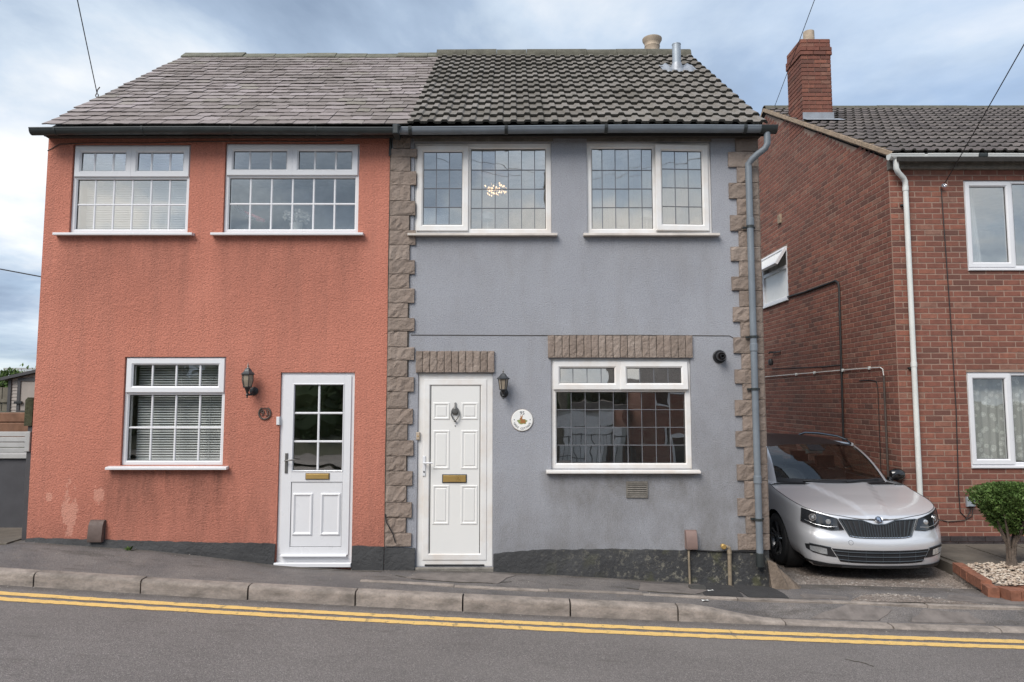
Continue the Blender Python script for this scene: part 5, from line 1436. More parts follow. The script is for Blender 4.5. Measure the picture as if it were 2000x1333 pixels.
def edge_brick(x, y, rz, lab=None):
    b = MB(); b.box(-.105, .105, -.05, .05, -.10, .0); b2 = b.xf(lambda p: p)
    return link('edging_brick', b.mesh('edging_brick', M['edge_brick']), bed, loc=(x, y, -.045 + q.uniform(-.006, .006) - .03*(y < -.1)), rot=(q.uniform(-.03, .03), q.uniform(-.03, .03), rz))
n = 5
for k in range(n): t = (k+.5)/n; edge_brick(4.93-.20*t, .60-.86*t, R(75)+q.uniform(-.05, .05))
x = 4.84
while x < 8.0: edge_brick(x, -.30+q.uniform(-.006, .006), R(90)+q.uniform(-.04, .04)); x += .112
# clipped topiary bush: bundle of stems flaring into a flat-topped leafy crown
bx_, by_ = 5.42, .46
bush = empty('topiary_bush', (bx_, by_, -.07), 'clipped green topiary bush on bare flaring stems in pebble bed', 'bush')
def leaves(name, mat, pts, size, parent, q, kind=None):
    b = MB()
    for o, nrm in pts:
        d = (nrm + Vector((q.gauss(0, .6), q.gauss(0, .6), q.gauss(0, .6)))).normalized(); s = d.cross(Vector((q.gauss(0, 1), q.gauss(0, 1), q.gauss(0, 1)))).normalized()
        l = size*q.uniform(.6, 1.3); w = l*.28
        b.add([o, o+d*l*.5+s*w, o+d*l, o+d*l*.5-s*w], [(0,1,2,3)])
    return b.build(name, mat, parent, kind=kind)
q = random.Random(14); pts = []
def crown_r(z):      # radius of the crown at height z above base
    if z < .38: return 0
    t = (z-.38)/.52
    return .12 + .24*min(1, t*1.5) if t < .75 else .36*math.sqrt(max(0, 1-((t-.75)/.27)**2))*.98
while len(pts) < 19000:
    z = q.uniform(.37, .92); t = q.uniform(0, 6.283)
    lump = 1 + .13*math.sin(3*t+1) + .09*math.sin(7*t+z*20) + .07*math.sin(11*t-z*31)
    R_ = crown_r(z)*lump
    if R_ <= .02: continue
    if z < .55 and math.sin(4*t+2) > .55: continue
    rr = R_*(q.random()**.28)*(q.uniform(1., 1.14) if q.random() < .12 else 1)
    o = Vector((bx_+.06+rr*math.cos(t), by_+rr*math.sin(t)*.9, -.07+z))
    pts.append((o, Vector((math.cos(t)*.8, math.sin(t)*.8, .8))))
leaves('crown', M['leaf'], pts, .034, bush, q)
for k in range(15):
    t = q.uniform(0, 6.283); r0 = q.uniform(.005, .03); r1 = q.uniform(.06, .27)
    p0 = Vector((bx_+r0*math.cos(t), by_+r0*math.sin(t), -.09)); p3 = Vector((bx_+.05+r1*math.cos(t), by_+r1*math.sin(t)*.9, q.uniform(.5, .62)))
    pm_ = p0.lerp(p3, .35) + Vector((-.03*math.cos(t), -.03*math.sin(t), .06)); pk = p0.lerp(p3, .7) + Vector((q.uniform(-.02, .02), q.uniform(-.02, .02), .03))
    MB().tube([p0, pm_, pk, p3], [.020, .014, .011, .006], 6).build('stem', M['bark'], bush, smooth=True)
MB().tube([(bx_, by_, -.12), (bx_+.003, by_, .02), (bx_, by_, .16)], [.062, .052, .03], 9).build('trunk', M['bark'], bush, smooth=True)

# ================================================================== CAR
car = empty('parked_car', (4.035, .47, -.222), 'silver estate car with black roof parked on drive between houses', 'car', rz=R(-1.5))
def crom(P_, n):
    out = []; m = len(P_)
    for i in range(m-1):
        a, b_, c_, d_ = (Vector(P_[max(0, i-1)]), Vector(P_[i]), Vector(P_[i+1]), Vector(P_[min(m-1, i+2)]))
        for k in range(n):
            t = k/n; out.append(.5*((2*b_) + (c_-a)*t + (2*a-5*b_+4*c_-d_)*t*t + (3*b_-a-3*c_+d_)*t**3))
    out.append(Vector(P_[-1])); return out
plan = [(0,0,.655),(.2,.006,.668),(.38,.026,.697),(.53,.060,.715),(.64,.108,.733),(.725,.18,.752),(.785,.28,.775),(.820,.42,.805),(.842,.62,.840),(.856,.9,.885),(.862,1.2,.935),(.862,2.0,.955),(.862,2.8,.965),(.856,3.4,.975),(.83,3.8,.985),(.77,4.06,.99),(.62,4.19,.99),(.3,4.25,.99),(0,4.26,.99)]
ol = crom(plan, 9)
prof = [(0,.055,.10),(.05,.024,.062),(.11,.012,.04),(.2,.004,.02),(.32,.0,.008),(.46,-.006,.0),(.56,.004,-.002),(.62,.018,-.003),(.70,.030,.0),(.80,.040,.005),(.9,.052,.012),(.96,.060,.020),(1.0,.075,.034)]
rows_r = []
for i, p in enumerate(ol):
    a, c = ol[max(0, i-1)], ol[min(len(ol)-1, i+1)]
    d = Vector((c.x-a.x, c.y-a.y, 0)).normalized(); nrm = Vector((d.y, -d.x, 0))
    if i in (0,): nrm = Vector((0, -1, 0))
    if i == len(ol)-1: nrm = Vector((0, 1, 0))
    fr = max(0, min(1, (abs(nrm.y)-.1)/.6))
    zb = .145 + .075*(1-fr); col_ = []
    for (v, fi, si) in prof:
        ins = fi*fr + si*(1-fr)
        col_.append(Vector((p.x, p.y, 0)) - nrm*ins + Vector((0, 0, zb + v*(p.z-zb))))
    col_[0].x = max(0, col_[0].x)
    if i in (0, len(ol)-1):
        for q_ in col_: q_.x = 0
    rows_r.append(col_)
mir = lambda p: Vector((-p.x, p.y, p.z))
full = [[mir(p) for p in r] for r in rows_r[:0:-1]] + rows_r
# wheel arches: cut a fine shell and snap its edge to the arch circle
WY, WR_, AR = (.875, 3.345), .305, .350
bm = bmesh.new(); vg = [[bm.verts.new(p) for p in r] for r in full]
for i in range(len(full)-1):
    for j in range(len(prof)-1):
        try: bm.faces.new((vg[i][j], vg[i+1][j], vg[i+1][j+1], vg[i][j+1]))
        except ValueError: pass
bmesh.ops.remove_doubles(bm, verts=bm.verts, dist=1e-5)
bmesh.ops.subdivide_edges(bm, edges=bm.edges[:], cuts=2, use_grid_fill=True, smooth=.6)
def arch_d(p): return min(math.hypot(p.y-wy, p.z-.30) for wy in WY) if abs(p.x) > .55 else 9
dead = [f for f in bm.faces if arch_d(f.calc_center_median()) < AR]
bmesh.ops.delete(bm, geom=dead, context='FACES')
for v in bm.verts:
    if v.is_boundary and arch_d(v.co) < AR + .05:
        wy = min(WY, key=lambda w: math.hypot(v.co.y-w, v.co.z-.30)); k = AR/ max(.01, math.hypot(v.co.y-wy, v.co.z-.30))
        v.co.y = wy + (v.co.y-wy)*k; v.co.z = .30 + (v.co.z-.30)*k
bmesh.ops.recalc_face_normals(bm, faces=bm.faces)
for f in bm.faces: f.smooth = True
me = bpy.data.meshes.new('body'); bm.to_mesh(me)
bvh = BVHTree.FromBMesh(bm); bm.free(); me.materials.append(M['silver'])
body = link('body', me, car, local=True)
def hit(x, z, off=0.0):
    r_ = bvh.ray_cast(Vector((x, -1, z)), Vector((0, 1, 0)))
    if r_[0] is None: return Vector((x, .5, z))
    n_ = r_[1]; n_ = n_ if n_.y < 0 else -n_
    return r_[0] + n_*off
def cpart(name, mb, mat, parent=car, smooth=True, kind=None):
    if parent is car: return mb.build(name, mat, car, smooth=smooth, local=True, kind=kind)
    o = mb.build(name, mat, None, smooth=smooth, kind=kind); o.parent = parent; return o
# bonnet with raised centre and two creases
ncowl = next(i for i, r in enumerate(rows_r) if r[-1].y > 1.09)
b = MB(); rows = []
top = [r[-1] for r in rows_r]
def hood_c(y): return .664 + .270*max(0, min(1, (y-.075)/1.03))**.68
for i in range(ncowl+1):
    e = top[i]; row = []
    for s in frange(-1, 1, 40):
        x = s*max(e.x, .001); z = e.z + (max(e.z, hood_c(e.y)) - e.z)*(1-abs(s)**2.2)
        w = .10 + .30*(e.y/1.1); t_ = max(0, min(1, (w-abs(x))/.035)); z += .020*t_*t_*(3-2*t_)*min(1, e.y/.3)
        row.append((x, e.y - .012*(1-s*s)*(i > 0), z))
    rows.append(row)
b.grid(rows); cpart('bonnet', b, M['silver'])
i0_ = next(i for i, e in enumerate(top) if e.y > .30)
for s in (-1, 1):
    b = MB(); b.tube([(s*top[i].x, top[i].y, top[i].z+.001) for i in range(i0_, ncowl+1)], .0035, 5); cpart('shut_line', b, M['trim'])
b = MB(); b.tube([(s_*top[i].x, top[i].y-.004, top[i].z-.002) for s_, i in [(-1, i) for i in range(i0_, 0, -1)] + [(1, i) for i in range(0, i0_+1)]], .0032, 5); cpart('shut_line', b, M['trim'])
# scuttle and wing tops
b = MB(); rows = []
for y in frange(1.085, 1.40, 4): rows.append([(x, y - .05*(1-(x/.72)**2), .938 + .004*(1-(x/.7)**2)) for x in frange(-.72, .72, 12)])
b.grid(rows); cpart('scuttle', b, M['trim'])
for s in (-1, 1):
    b = MB(); b.grid([[(s*.70, y, .940), (s*.78, y, .942), (s*(.822), y, .930)] for y in frange(1.06, 1.45, 5)]); cpart('wing_top', b, M['silver'])
# windscreen, pillars, roof, side glass
def ws(s, t):      # s -1..1 across, t 0..1 up
    base = Vector((.695*s, 1.045 + .25*abs(s)**2.2, .945)); topp = Vector((.600*s, 1.80 + .10*abs(s)**2.2, 1.372 - .03*abs(s)**2.5))
    p = base.lerp(topp, t); p.z += .035*math.sin(math.pi*t); p.y -= .02*math.sin(math.pi*t); return p
b = MB(); b.grid([[tuple(ws(s, t)) for s in frange(-1, 1, 20)] for t in frange(0, 1, 10)]); cpart('windscreen', b, M['car_glass'])
b = MB(); b.grid([[tuple(ws(s, t)+Vector((0, -.004, .004))) for s in frange(-1, 1, 20)] for t in frange(-.01, .07, 3)]); cpart('screen_shade', b, M['trim'])
b = MB(); b.grid([[tuple(ws(s, t)+Vector((0, -.004, .004))) for s in frange(-.16, .16, 4)] for t in frange(.80, 1.0, 3)]); cpart('sensor_shade', b, M['trim'])
for s in (-1, 1):
    def pil(t): w_ = ws(s, t); return w_ + Vector((s*.062, .055 + .03*t, -.012))
    b = MB(); b.grid([[tuple(ws(s*.985, t)+Vector((0, -.008, .004))), tuple(ws(s, t)+Vector((s*.03, .012, .004))), tuple(pil(t)), tuple(pil(t)+Vector((-s*.01, .05, -.02)))] for t in frange(-.06, 1.03, 12)]); cpart('a_pillar', b, M['silver'])
    def sg(y, t):
        x = .812 - .205*t - .02*max(0, y-3); return Vector((s*x, y, .945 + .02*(y-1.3)/2.6 + (.405 - .02*max(0, y-2.6))*t))
    b = MB(); b.grid([[tuple(sg(max(y, 1.36+.66*t), t)) for y in frange(1.30, 4.0, 18)] for t in frange(0, 1, 6)]); cpart('side_glass', b, M['car_glass'])
    b = MB(); b.tube([tuple(sg(y, 1.0)+Vector((0, 0, .012))) for y in frange(1.98, 4.0, 12)], .022, 8); cpart('roof_edge', b, M['silver'])
    b = MB(); b.box(s*.83-.008*0-.02, s*.83+.02, 2.55, 2.63, .95, .97); 
    b = MB(); b.grid([[tuple(sg(y, t)+Vector((s*.004, 0, 0))) for y in (2.42, 2.52)] for t in frange(0, 1, 5)]); cpart('b_pillar', b, M['trim'])
    b = MB(); b.tube([(s*.585, 1.97, 1.375), (s*.585, 2.08, 1.425), (s*.582, 2.35, 1.458), (s*.575, 3.0, 1.47), (s*.568, 3.5, 1.455), (s*.56, 3.75, 1.41)], [.012, .016, .017, .017, .016, .012], 8); cpart('roof_rail', b, M['gloss_black'])
    b = MB(); b.grid([[tuple(Vector((s*(.865 if z < .9 else .84), y, z))) for y in frange(1.5, 3.0, 2)] for z in (.60, .615)])
    b = MB(); b.lathe([(0, -.12), (.055, -.105), (.085, -.03), (.08, .05), (.055, .10), (0, .11)], (0, 0, 0), 14, 'x')
    b.xf(lambda p: Vector((s*.935 + p.x*.8*s, 1.45 + p.y*.85 + .03*abs(p.x), 1.01 + p.z*1.0))); mr_ = cpart('door_mirror', b, M['gloss_black'])
    b = MB(); b.tube([(s*.82, 1.45, .955), (s*.90, 1.46, .965)], .03, 8); cpart('mirror_arm', b, M['trim'], mr_)
b = MB(); rows = []
for y in frange(0, 1, 12):
    rows.append([])
    for x in frange(-1, 1, 14):
        f_ = ws(x, 1.0); yy = f_.y + (3.98-f_.y)*y
        rows[-1].append((x*(.61), yy, f_.z + .075*math.sin(math.pi*min(1, y*.75)) - .02*y + .012*(1-x*x)))
b.grid(rows); cpart('roof', b, M['roof_black'])
b = MB(); b.grid([[(x*.56, 3.98, 1.36), (x*.7, 4.15, 1.0), (x*.72, 4.2, .95)] for x in frange(-1, 1, 6)]); cpart('tailgate_glass', b, M['car_glass'])
# cabin
b = MB(); b.box(-.74, .74, 1.05, 4.1, .28, .34); b.box(-.72, .72, 1.12, 1.5, .6, .90); b.box(-.75, -.72, 1.1, 4.1, .3, .93); b.box(.72, .75, 1.1, 4.1, .3, .93); cab = cpart('cabin', b, M['seat'], smooth=False)
for x in (-.36, .36):
    for y in (2.15, 3.1):
        b = MB(); b.prism([(y-.45, .42), (y, .40), (y+.16, .98), (y+.06, 1.0), (y-.06, .58), (y-.45, .56)], 'x', x-.24, x+.24); b.prism([(y+.10, 1.02), (y+.19, 1.02), (y+.21, 1.18), (y+.13, 1.19)], 'x', x-.12, x+.12); cpart('seat', b, M['seat'], cab)
b = MB(); b.tube([(-.36+.17*math.cos(t), 1.62+.06*math.sin(t), .90+.16*math.sin(t)) for t in frange(0, 6.283, 20)], .014, 6); cpart('steering_wheel', b, M['seat'], cab)
b = MB(); b.cbox(-.11, .11, 1.75, 1.78, 1.255, 1.315, .01); cpart('rear_view_mirror', b, M['lens'], cab)
# surface patches on the nose
def patch_on(top_, bot, n, m, off):
    T = [Vector((*p, 0)) for p in top_]; B = [Vector((*p, 0)) for p in bot]
    def ev(C, t):
        k = t*(len(C)-1); i = min(int(k), len(C)-2); return C[i].lerp(C[i+1], k-i)
    b = MB(); b.grid([[tuple(hit(*(ev(B, s).lerp(ev(T, s), t))[:2], off)) for s in frange(0, 1, n)] for t in frange(0, 1, m)]); return b
def curve_on(pts, off, r, n=6, k=6):
    q_ = []
    for a, c in zip(pts, pts[1:]):
        for t in range(k): q_.append(hit(a[0]+(c[0]-a[0])*t/k, a[1]+(c[1]-a[1])*t/k, off))
    q_.append(hit(*pts[-1], off)); b = MB(); b.tube(q_, r, n); return b
GT = [(-.42,.668),(-.31,.661),(-.18,.652),(-.13,.636),(-.07,.615),(0,.608),(.07,.615),(.13,.636),(.18,.652),(.31,.661),(.42,.668)]
GB = [(-.33,.492),(-.26,.480),(-.18,.476),(-.12,.475),(-.06,.474),(0,.474),(.06,.474),(.12,.475),(.18,.476),(.26,.480),(.33,.492)]
gr = cpart('grille', patch_on(GT, GB, 40, 10, .004), M['trim'])
for k in range(21):
    t = (k+.5)/21; kk = t*10; i = min(int(kk), 9); f_ = kk-i
    a = Vector(GT[i]).lerp(Vector(GT[i+1]), f_); c = Vector(GB[i]).lerp(Vector(GB[i+1]), f_)
    pts = [c.lerp(a, u) for u in (.03, .35, .7, .97)]
    b = MB(); L_ = []
    for p in pts:
        h_ = hit(p.x, p.y, .006); L_.append([(h_.x-.0055, h_.y, h_.z), (h_.x-.002, h_.y-.014, h_.z), (h_.x+.002, h_.y-.014, h_.z), (h_.x+.0055, h_.y, h_.z)])
    b.grid(L_); cpart('grille_slat', b, M['slat_grey'], gr)
cpart('grille_surround', curve_on(GT + GB[::-1] + [GT[0]], .005, .0085), M['slat_grey'], gr)
cpart('grille_chrome', curve_on(GB, .009, .005), M['chrome'], gr)
for s in (-1, 1):
    HT = [(s*.440,.668),(s*.54,.696),(s*.66,.727),(s*.748,.756)]; HB = [(s*.385,.555),(s*.51,.545),(s*.66,.570),(s*.765,.615)]
    hl = cpart('headlight', patch_on(HT, HB, 16, 8, .006), M['lens_dark'])
    cpart('headlight_edge', curve_on(HT + HB[::-1] + [HT[0]], .007, .004), M['trim'], hl)
    for (x, z, r_, mt) in ((s*.665, .668, .040, 'chrome'), (s*.665, .668, .024, 'lens'), (s*.53, .632, .030, 'lens')):
        h0 = hit(x, z, .010); b = MB()
        pr_ = [(r_, .01), (r_, -.004), (r_*.72, -.004), (r_*.72, .004)] if mt == 'chrome' else [(r_, .006), (r_*.8, -.006), (0, -.010)]
        b.lathe(pr_, (0, 0, 0), 18, 'y', cap=False); rot = Matrix.Rotation(s*R(32) if abs(x) > .6 else s*R(14), 4, 'Z'); b.xf(lambda p: Vector(h0) + rot @ p); cpart('lamp_reflector', b, M[mt], hl)
    cpart('light_strip', curve_on([(s*.45,.585),(s*.55,.580),(s*.66,.600),(s*.735,.635)], .009, .0035), M['lens'], hl)
    FT = [(s*.535,.362),(s*.62,.378),(s*.71,.386),(s*.752,.378)]; FB = [(s*.475,.262),(s*.57,.270),(s*.69,.295),(s*.742,.330)]
    fg = cpart('foglight_housing', patch_on(FT, FB, 12, 6, .005), M['trim'])
    cpart('foglight', patch_on([(s*.57,.350),(s*.64,.364),(s*.715,.368)], [(s*.565,.288),(s*.635,.296),(s*.71,.318)], 8, 4, .012), M['lens'], fg)
    cpart('foglight_edge', curve_on([(s*.53,.366),(s*.63,.384),(s*.72,.391)], .006, .005), M['slat_grey'], fg)
IT = [(-.525,.358),(-.36,.350),(-.17,.346),(0,.345),(.17,.346),(.36,.350),(.525,.358)]; IB = [(-.44,.218),(-.33,.208),(-.16,.204),(0,.203),(.16,.204),(.33,.208),(.44,.218)]
it = cpart('lower_intake', patch_on(IT, IB, 30, 6, .004), M['trim'])
for t in (.18, .5, .82):
    pts = [tuple(Vector(b_).lerp(Vector(a_), t)) for a_, b_ in zip(IT, IB)]; cpart('intake_slat', curve_on(pts, .010, .0055), M['slat_grey'], it)
for x in (-.36, -.18, 0, .18, .36): cpart('intake_bar', curve_on([(x, .215), (x, .34)], .008, .003), M['slat_grey'], it)
cpart('front_lip', patch_on([(-.74,.215),(-.55,.192),(-.3,.182),(0,.180),(.3,.182),(.55,.192),(.74,.215)], [(-.70,.160),(-.5,.152),(-.3,.150),(0,.150),(.3,.150),(.5,.152),(.70,.160)], 40, 4, .008), M['trim'])
cpart('lip_blade', patch_on([(-.42,.180),(0,.176),(.42,.180)], [(-.42,.158),(0,.156),(.42,.158)], 30, 2, .013), M['slat_grey'])
cpart('towing_cap', curve_on([(-.33+.024*math.cos(t), .425+.024*math.sin(t)) for t in frange(0, 6.283, 14)], .001, .0016, 5, 2), M['slat_grey'])
# winged-arrow badge
h0 = hit(0, .640, .0); bo = Vector((0, h0.y-.012, .668)); rt = Matrix.Rotation(R(-38), 4, 'X')
b = MB(); b.lathe([(.040, .008), (.042, .0), (.038, -.006), (.034, -.003), (.0, -.003)], (0, 0, 0), 26, 'y'); b.xf(lambda p: bo + rt @ p); bd = cpart('badge', b, M['chrome'])
b = MB(); b.lathe([(0, -.0042), (.033, -.0042), (.033, -.002)], (0, 0, 0), 26, 'y'); b.xf(lambda p: bo + rt @ p); cpart('badge_field', b, M['ink'], bd)
ar = [(-.026,.010),(-.010,.026),(.004,.026),(-.004,.014),(.010,.020),(.016,.016),(.004,.006),(.018,.008),(.020,.003),(.004,-.002),(.008,-.006),(.008,-.026),(-.002,-.030),(-.002,-.006),(-.012,-.004),(-.028,-.006),(-.018,.004)]
b = MB(); b.prism(ar, 'y', -.0058, -.004); b.xf(lambda p: bo + rt @ p); cpart('badge_emblem', b, M['chrome'], bd, smooth=False)
# wipers
for (x0_, x1_) in ((-.42, .16), (.10, .60)):
    b = MB(); p0_ = ws(x0_/.715, .015) + Vector((0, -.02, .012)); p1_ = ws(x1_/.715, .035) + Vector((0, -.012, .012)); b.tube([p0_, p0_.lerp(p1_, .5)+Vector((0, -.008, .008)), p1_], .009, 6); cpart('wiper', b, M['trim'])
# wheels
def wheel(x, y, s):
    b = MB(); b.lathe([(.20, -.09), (.275, -.098), (.298, -.085), (WR_, -.06), (WR_, .06), (.298, .085), (.275, .098), (.20, .09)], (0, 0, 0), 36, 'x', cap=False)
    for k in range(36):
        t = k*math.pi/18; b.box(0, 0, 0, 0, 0, 0) if False else None
    b.xf(lambda p: p + Vector((x, y, WR_))); w_ = cpart('wheel', b, M['tyre'])
    b = MB(); b.lathe([(.206, .092*s), (.204, .06*s), (.19, .03*s), (.19, -.03*s)], (x, y, WR_), 32, 'x', cap=False); cpart('rim', b, M['wheel_black'], w_)
    b = MB(); b.lathe([(.0, .0), (.195, .0)], (x + s*.0, y, WR_), 24, 'x'); cpart('brake_disc', b, M['trim'], w_)
    for k in range(5):
        t0 = k*2*math.pi/5 + .3
        b = MB()
        for dt in (-.16, .16):
            c0, c1 = (math.cos(t0+dt*.4), math.sin(t0+dt*.4)), (math.cos(t0+dt), math.sin(t0+dt))
            b.tube([(x+s*.058, y+.03*c0[0], WR_+.03*c0[1]), (x+s*.066, y+.12*c1[0], WR_+.12*c1[1]), (x+s*.078, y+.20*c1[0], WR_+.20*c1[1])], [.018, .013, .014], 6)
        cpart('spoke', b, M['wheel_black'], w_)
    b = MB(); b.lathe([(.045, .05*s), (.04, .078*s), (0, .082*s)], (x, y, WR_), 16, 'x'); cpart('hub_cap', b, M['slat_grey'], w_)
    b = MB(); b.lathe([(.35, -.13*s), (.352, .0), (.35, .07*s)], (x, y, WR_), 28, 'x'); b.f = b.f[:28*2]; cpart('arch_liner', b, M['seat'])
for y in WY:
    for s in (-1, 1): wheel(s*.752, y, s)
b = MB(); b.box(-.70, .70, .25, 4.0, .20, .27); b.box(-.5, .5, .3, 1.3, .22, .60); b.box(-.60, .60, .16, .26, .17, .55); cpart('underbody', b, M['seat'], smooth=False)

# ================================================================== LEFT OF THE ORANGE COTTAGE
def X_(px, py, Y): return at(px, py, Y)[0]
def Z_(px, py, Y): return at(px, py, Y)[1]
YP = .10
# gate post and black gate edge-on
gpz = Z_(50, 1050, YP)
gt = empty('gate_post', (-5.06, YP, gpz), 'tall dark timber post with mossy top at the orange gable', 'post')
za = Z_(55, 832, YP); zb_ = Z_(55, 778, YP)
b = MB(); b.cbox(-5.075, -5.01, YP-.03, YP+.06, gpz-.1, za, .006); b.build('shaft', M['shed_trim'], gt)
b = MB(); b.prism([(-5.10, za), (-5.02, za), (-5.015, zb_-.03), (-5.03, zb_), (-5.075, zb_+.008), (-5.10, zb_-.02)], 'y', YP-.05, YP+.08); b.build('mossy_top', M['moss_post'], gt)
b = MB(); b.cbox(-5.085, -5.03, YP-.05, YP-.02, Z_(55, 882, YP), Z_(55, 843, YP), .005); b.build('letter_box', M['white_board'], gt)
# paved side entrance with a step stone
sheet([-9, -7, -6, -5.0], [-.02, .3, .6, .9], lambda x, y: g(-5.3) + .01).build('side_yard', M['dark_paving'] if 'dark_paving' in M else M['paving'], kind='structure')
ys_ = bpy.data.objects['side_yard']
for (a, c, y0, y1) in ((-5.62, -5.10, -.10, .16), (-6.16, -5.635, -.12, .15), (-6.8, -6.17, -.11, .16)):
    b = MB(); z = g(-5.3) + .02; b.cbox(a, c, y0, y1, z-.1, z+.03+.005*a, .008); b.build('step_stone', M['edge_stone'] if 'edge_stone' in M else M['paving'], ys_)
YB = .80
zt, zb2 = Z_(20, 890, YB), Z_(20, 1024, YB)
rw_ = empty('dark_retaining_wall', (-7.4, YB, zb2), 'smooth dark grey retaining wall with pale coping beside gable', 'wall')
MB().box(-11, X_(62, 950, YB)+.3, YB, YB+.2, zb2-.3, zt-.03).build('wall', M['dark_panel'], rw_); MB().box(-11, X_(62, 950, YB)+.3, YB-.03, YB+.22, zt-.03, zt+.015).build('coping', M['white_board'], rw_)
YF = 1.15
fp = empty('board_fence', (-7.8, YF, zt), 'low pale grey horizontal board fence above dark wall', 'fence')
z = zt
for k in range(4):
    h = (Z_(20, 843, YF) - zt)/4
    MB().cbox(-11, X_(62, 860, YF)+.3, YF, YF+.03, z+.004, z+h-.004, .004).build('board', M['white_board'], fp); z += h
YT = 2.9
z0, z1 = Z_(20, 845, YT), Z_(20, 806, YT)
tf = empty('brown_timber_wall', (-8.6, YT, z0-.3), 'brown timber sleeper wall below the garden shed', 'wall')
for k in range(3):
    h = (z1-z0+.15)/3; MB().cbox(-13, X_(60, 820, YT)+.4, YT+.01*k, YT+.2, z0-.15+k*h+.004, z0-.15+(k+1)*h-.004, .01).build('sleeper', M['wood_red'], tf)
b = MB(); b.box(-13, X_(60, 820, YT)+.8, YT+.1, 12, z1-.4, z1-.02); b.build('raised_garden', M['ground'], kind='structure')
YS = 4.4
sx0, sx1 = X_(17, 760, YS), X_(17, 760, YS)+1.9; sz0, sz1 = Z_(17, 808, YS), Z_(17, 738, YS); apex = Z_(62, 716, YS)
sh = empty('garden_shed', ((sx0+sx1)/2, YS, sz0), 'beige plastic garden shed with dark door frame and roof', 'shed')
mid = (sx0+sx1)/2
n = 11
for k in range(n):
    h = (sz1-sz0)/n; MB().prism([(YS+.012, sz0+k*h), (YS-.004, sz0+k*h+.004), (YS+.004, sz0+(k+1)*h), (YS+.03, sz0+(k+1)*h)], 'x', sx0+.04, sx1-.04).build('cladding_board', M['shed'], sh)
MB().prism([(sx0+.03, sz1), (sx1-.03, sz1), (mid, apex-.02)], 'y', YS, YS+.03).build('gable', M['shed'], sh)
MB().box(sx0, sx0+.05, YS-.02, YS+1.6, sz0, sz1).build('corner_post', M['shed_trim'], sh); MB().box(sx1-.05, sx1, YS-.02, YS+1.6, sz0, sz1).build('corner_post', M['shed_trim'], sh)
MB().box(sx0+.05, sx1-.05, YS+.05, YS+1.6, sz0, sz1).build('walls', M['shed'], sh)
for s in (0, 1):
    e = sx0-.08 if s == 0 else sx1+.08
    MB().prism([(e, sz1-.05), (mid, apex), (mid, apex+.05), (e, sz1)], 'y', YS-.10, YS+1.7).build('roof_panel', M['shed_trim'], sh)
dx0 = X_(36, 770, YS); dz1 = Z_(36, 739, YS)
dr = MB().ring(dx0, dx0+.72, sz0, dz1, [(0, YS+.01), (0, YS-.035), (.05, YS-.035), (.05, YS+.01)]).build('door', M['shed_trim'], sh)
MB().box(dx0+.05, dx0+.67, YS-.02, YS+.0, sz0+.05, dz1-.05).build('door_panel', M['shed'], dr); MB().cbox(dx0-.03, dx0+.10, YS-.06, YS-.034, Z_(38, 789, YS), Z_(38, 784, YS), .002).build('bolt', M['blackmetal'], dr)
YG = 5.6
gf = empty('green_fence', (-9.2, YG, sz0), 'weathered green-grey picket fence beyond the garden shed', 'fence')
x = -13.0; k = 0
while x < sx0 + .5:
    MB().box(x, x+.11, YG, YG+.02, sz0-.2, Z_(8, 757, YG)).build('picket', M['wood'], gf); x += .125
MB().box(-13, sx0+.6, YG-.03, YG-.001, Z_(8, 782, YG)-.04, Z_(8, 782, YG)+.02).build('rail', M['wood'], gf)
q = random.Random(41); YH = 6.4
sb = empty('garden_shrub', (-9.7, YH, sz0), 'light green shrub behind the garden shed', 'shrub')
cxs, czs = at(18, 745, YH); pts = []
for k in range(1500):
    d = Vector((q.gauss(0, 1), q.gauss(0, 1), q.gauss(0, 1))).normalized()*q.random()**.4; pts.append((Vector((cxs+d.x*.26, YH+d.y*.25, czs-.08+d.z*.30)), d))
for k in range(90):
    pts.append((Vector((cxs+.45+q.gauss(0, .16), YH+q.gauss(0, .2), czs+.12+q.gauss(0, .08))), Vector((0, 0, 1))))
leaves('crown', M['leaf_pale'] if 'leaf_pale' in M else M['leaf'], pts, .07, sb, q)
MB().tube([(cxs, YH, sz0-.3), (cxs, YH, czs)], .03, 6).build('trunk', M['bark'], sb)
# far roof with pale battens
YR = 17.0
fr_ = empty('far_building', (-16, YR, 0), 'distant grey roof with pale stripes seen behind the shed', 'building')
rz0, rz1 = Z_(0, 760, YR), Z_(70, 701, YR); xa, xb = X_(-120, 740, YR), X_(70, 740, YR)+4
b = MB(); b.add([(xa, YR, rz0), (xb, YR, rz0), (xb, YR+4, rz1), (X_(0, 712, YR), YR+4, rz1-.12), (xa, YR+4, rz1-.7)], [(0,1,2,3,4)]); b.add([(xa, YR+.05, rz0), (xb, YR+.05, rz0), (xb, YR+.05, -1), (xa, YR+.05, -1)], [(0,1,2,3)]); b.build('roof', M['dark_panel'], fr_)
b = MB()
for k in range(1, 9):
    t = k/9; y = YR+4*t; z = rz0+(rz1-rz0)*t
    b.box(xa, xb, y-.05, y+.0, z-.03-.7*t*0, z+.05) if k < 8 else None
b.build('roof_batten', M['far_batten'] if 'far_batten' in M else M['white_board'], fr_)

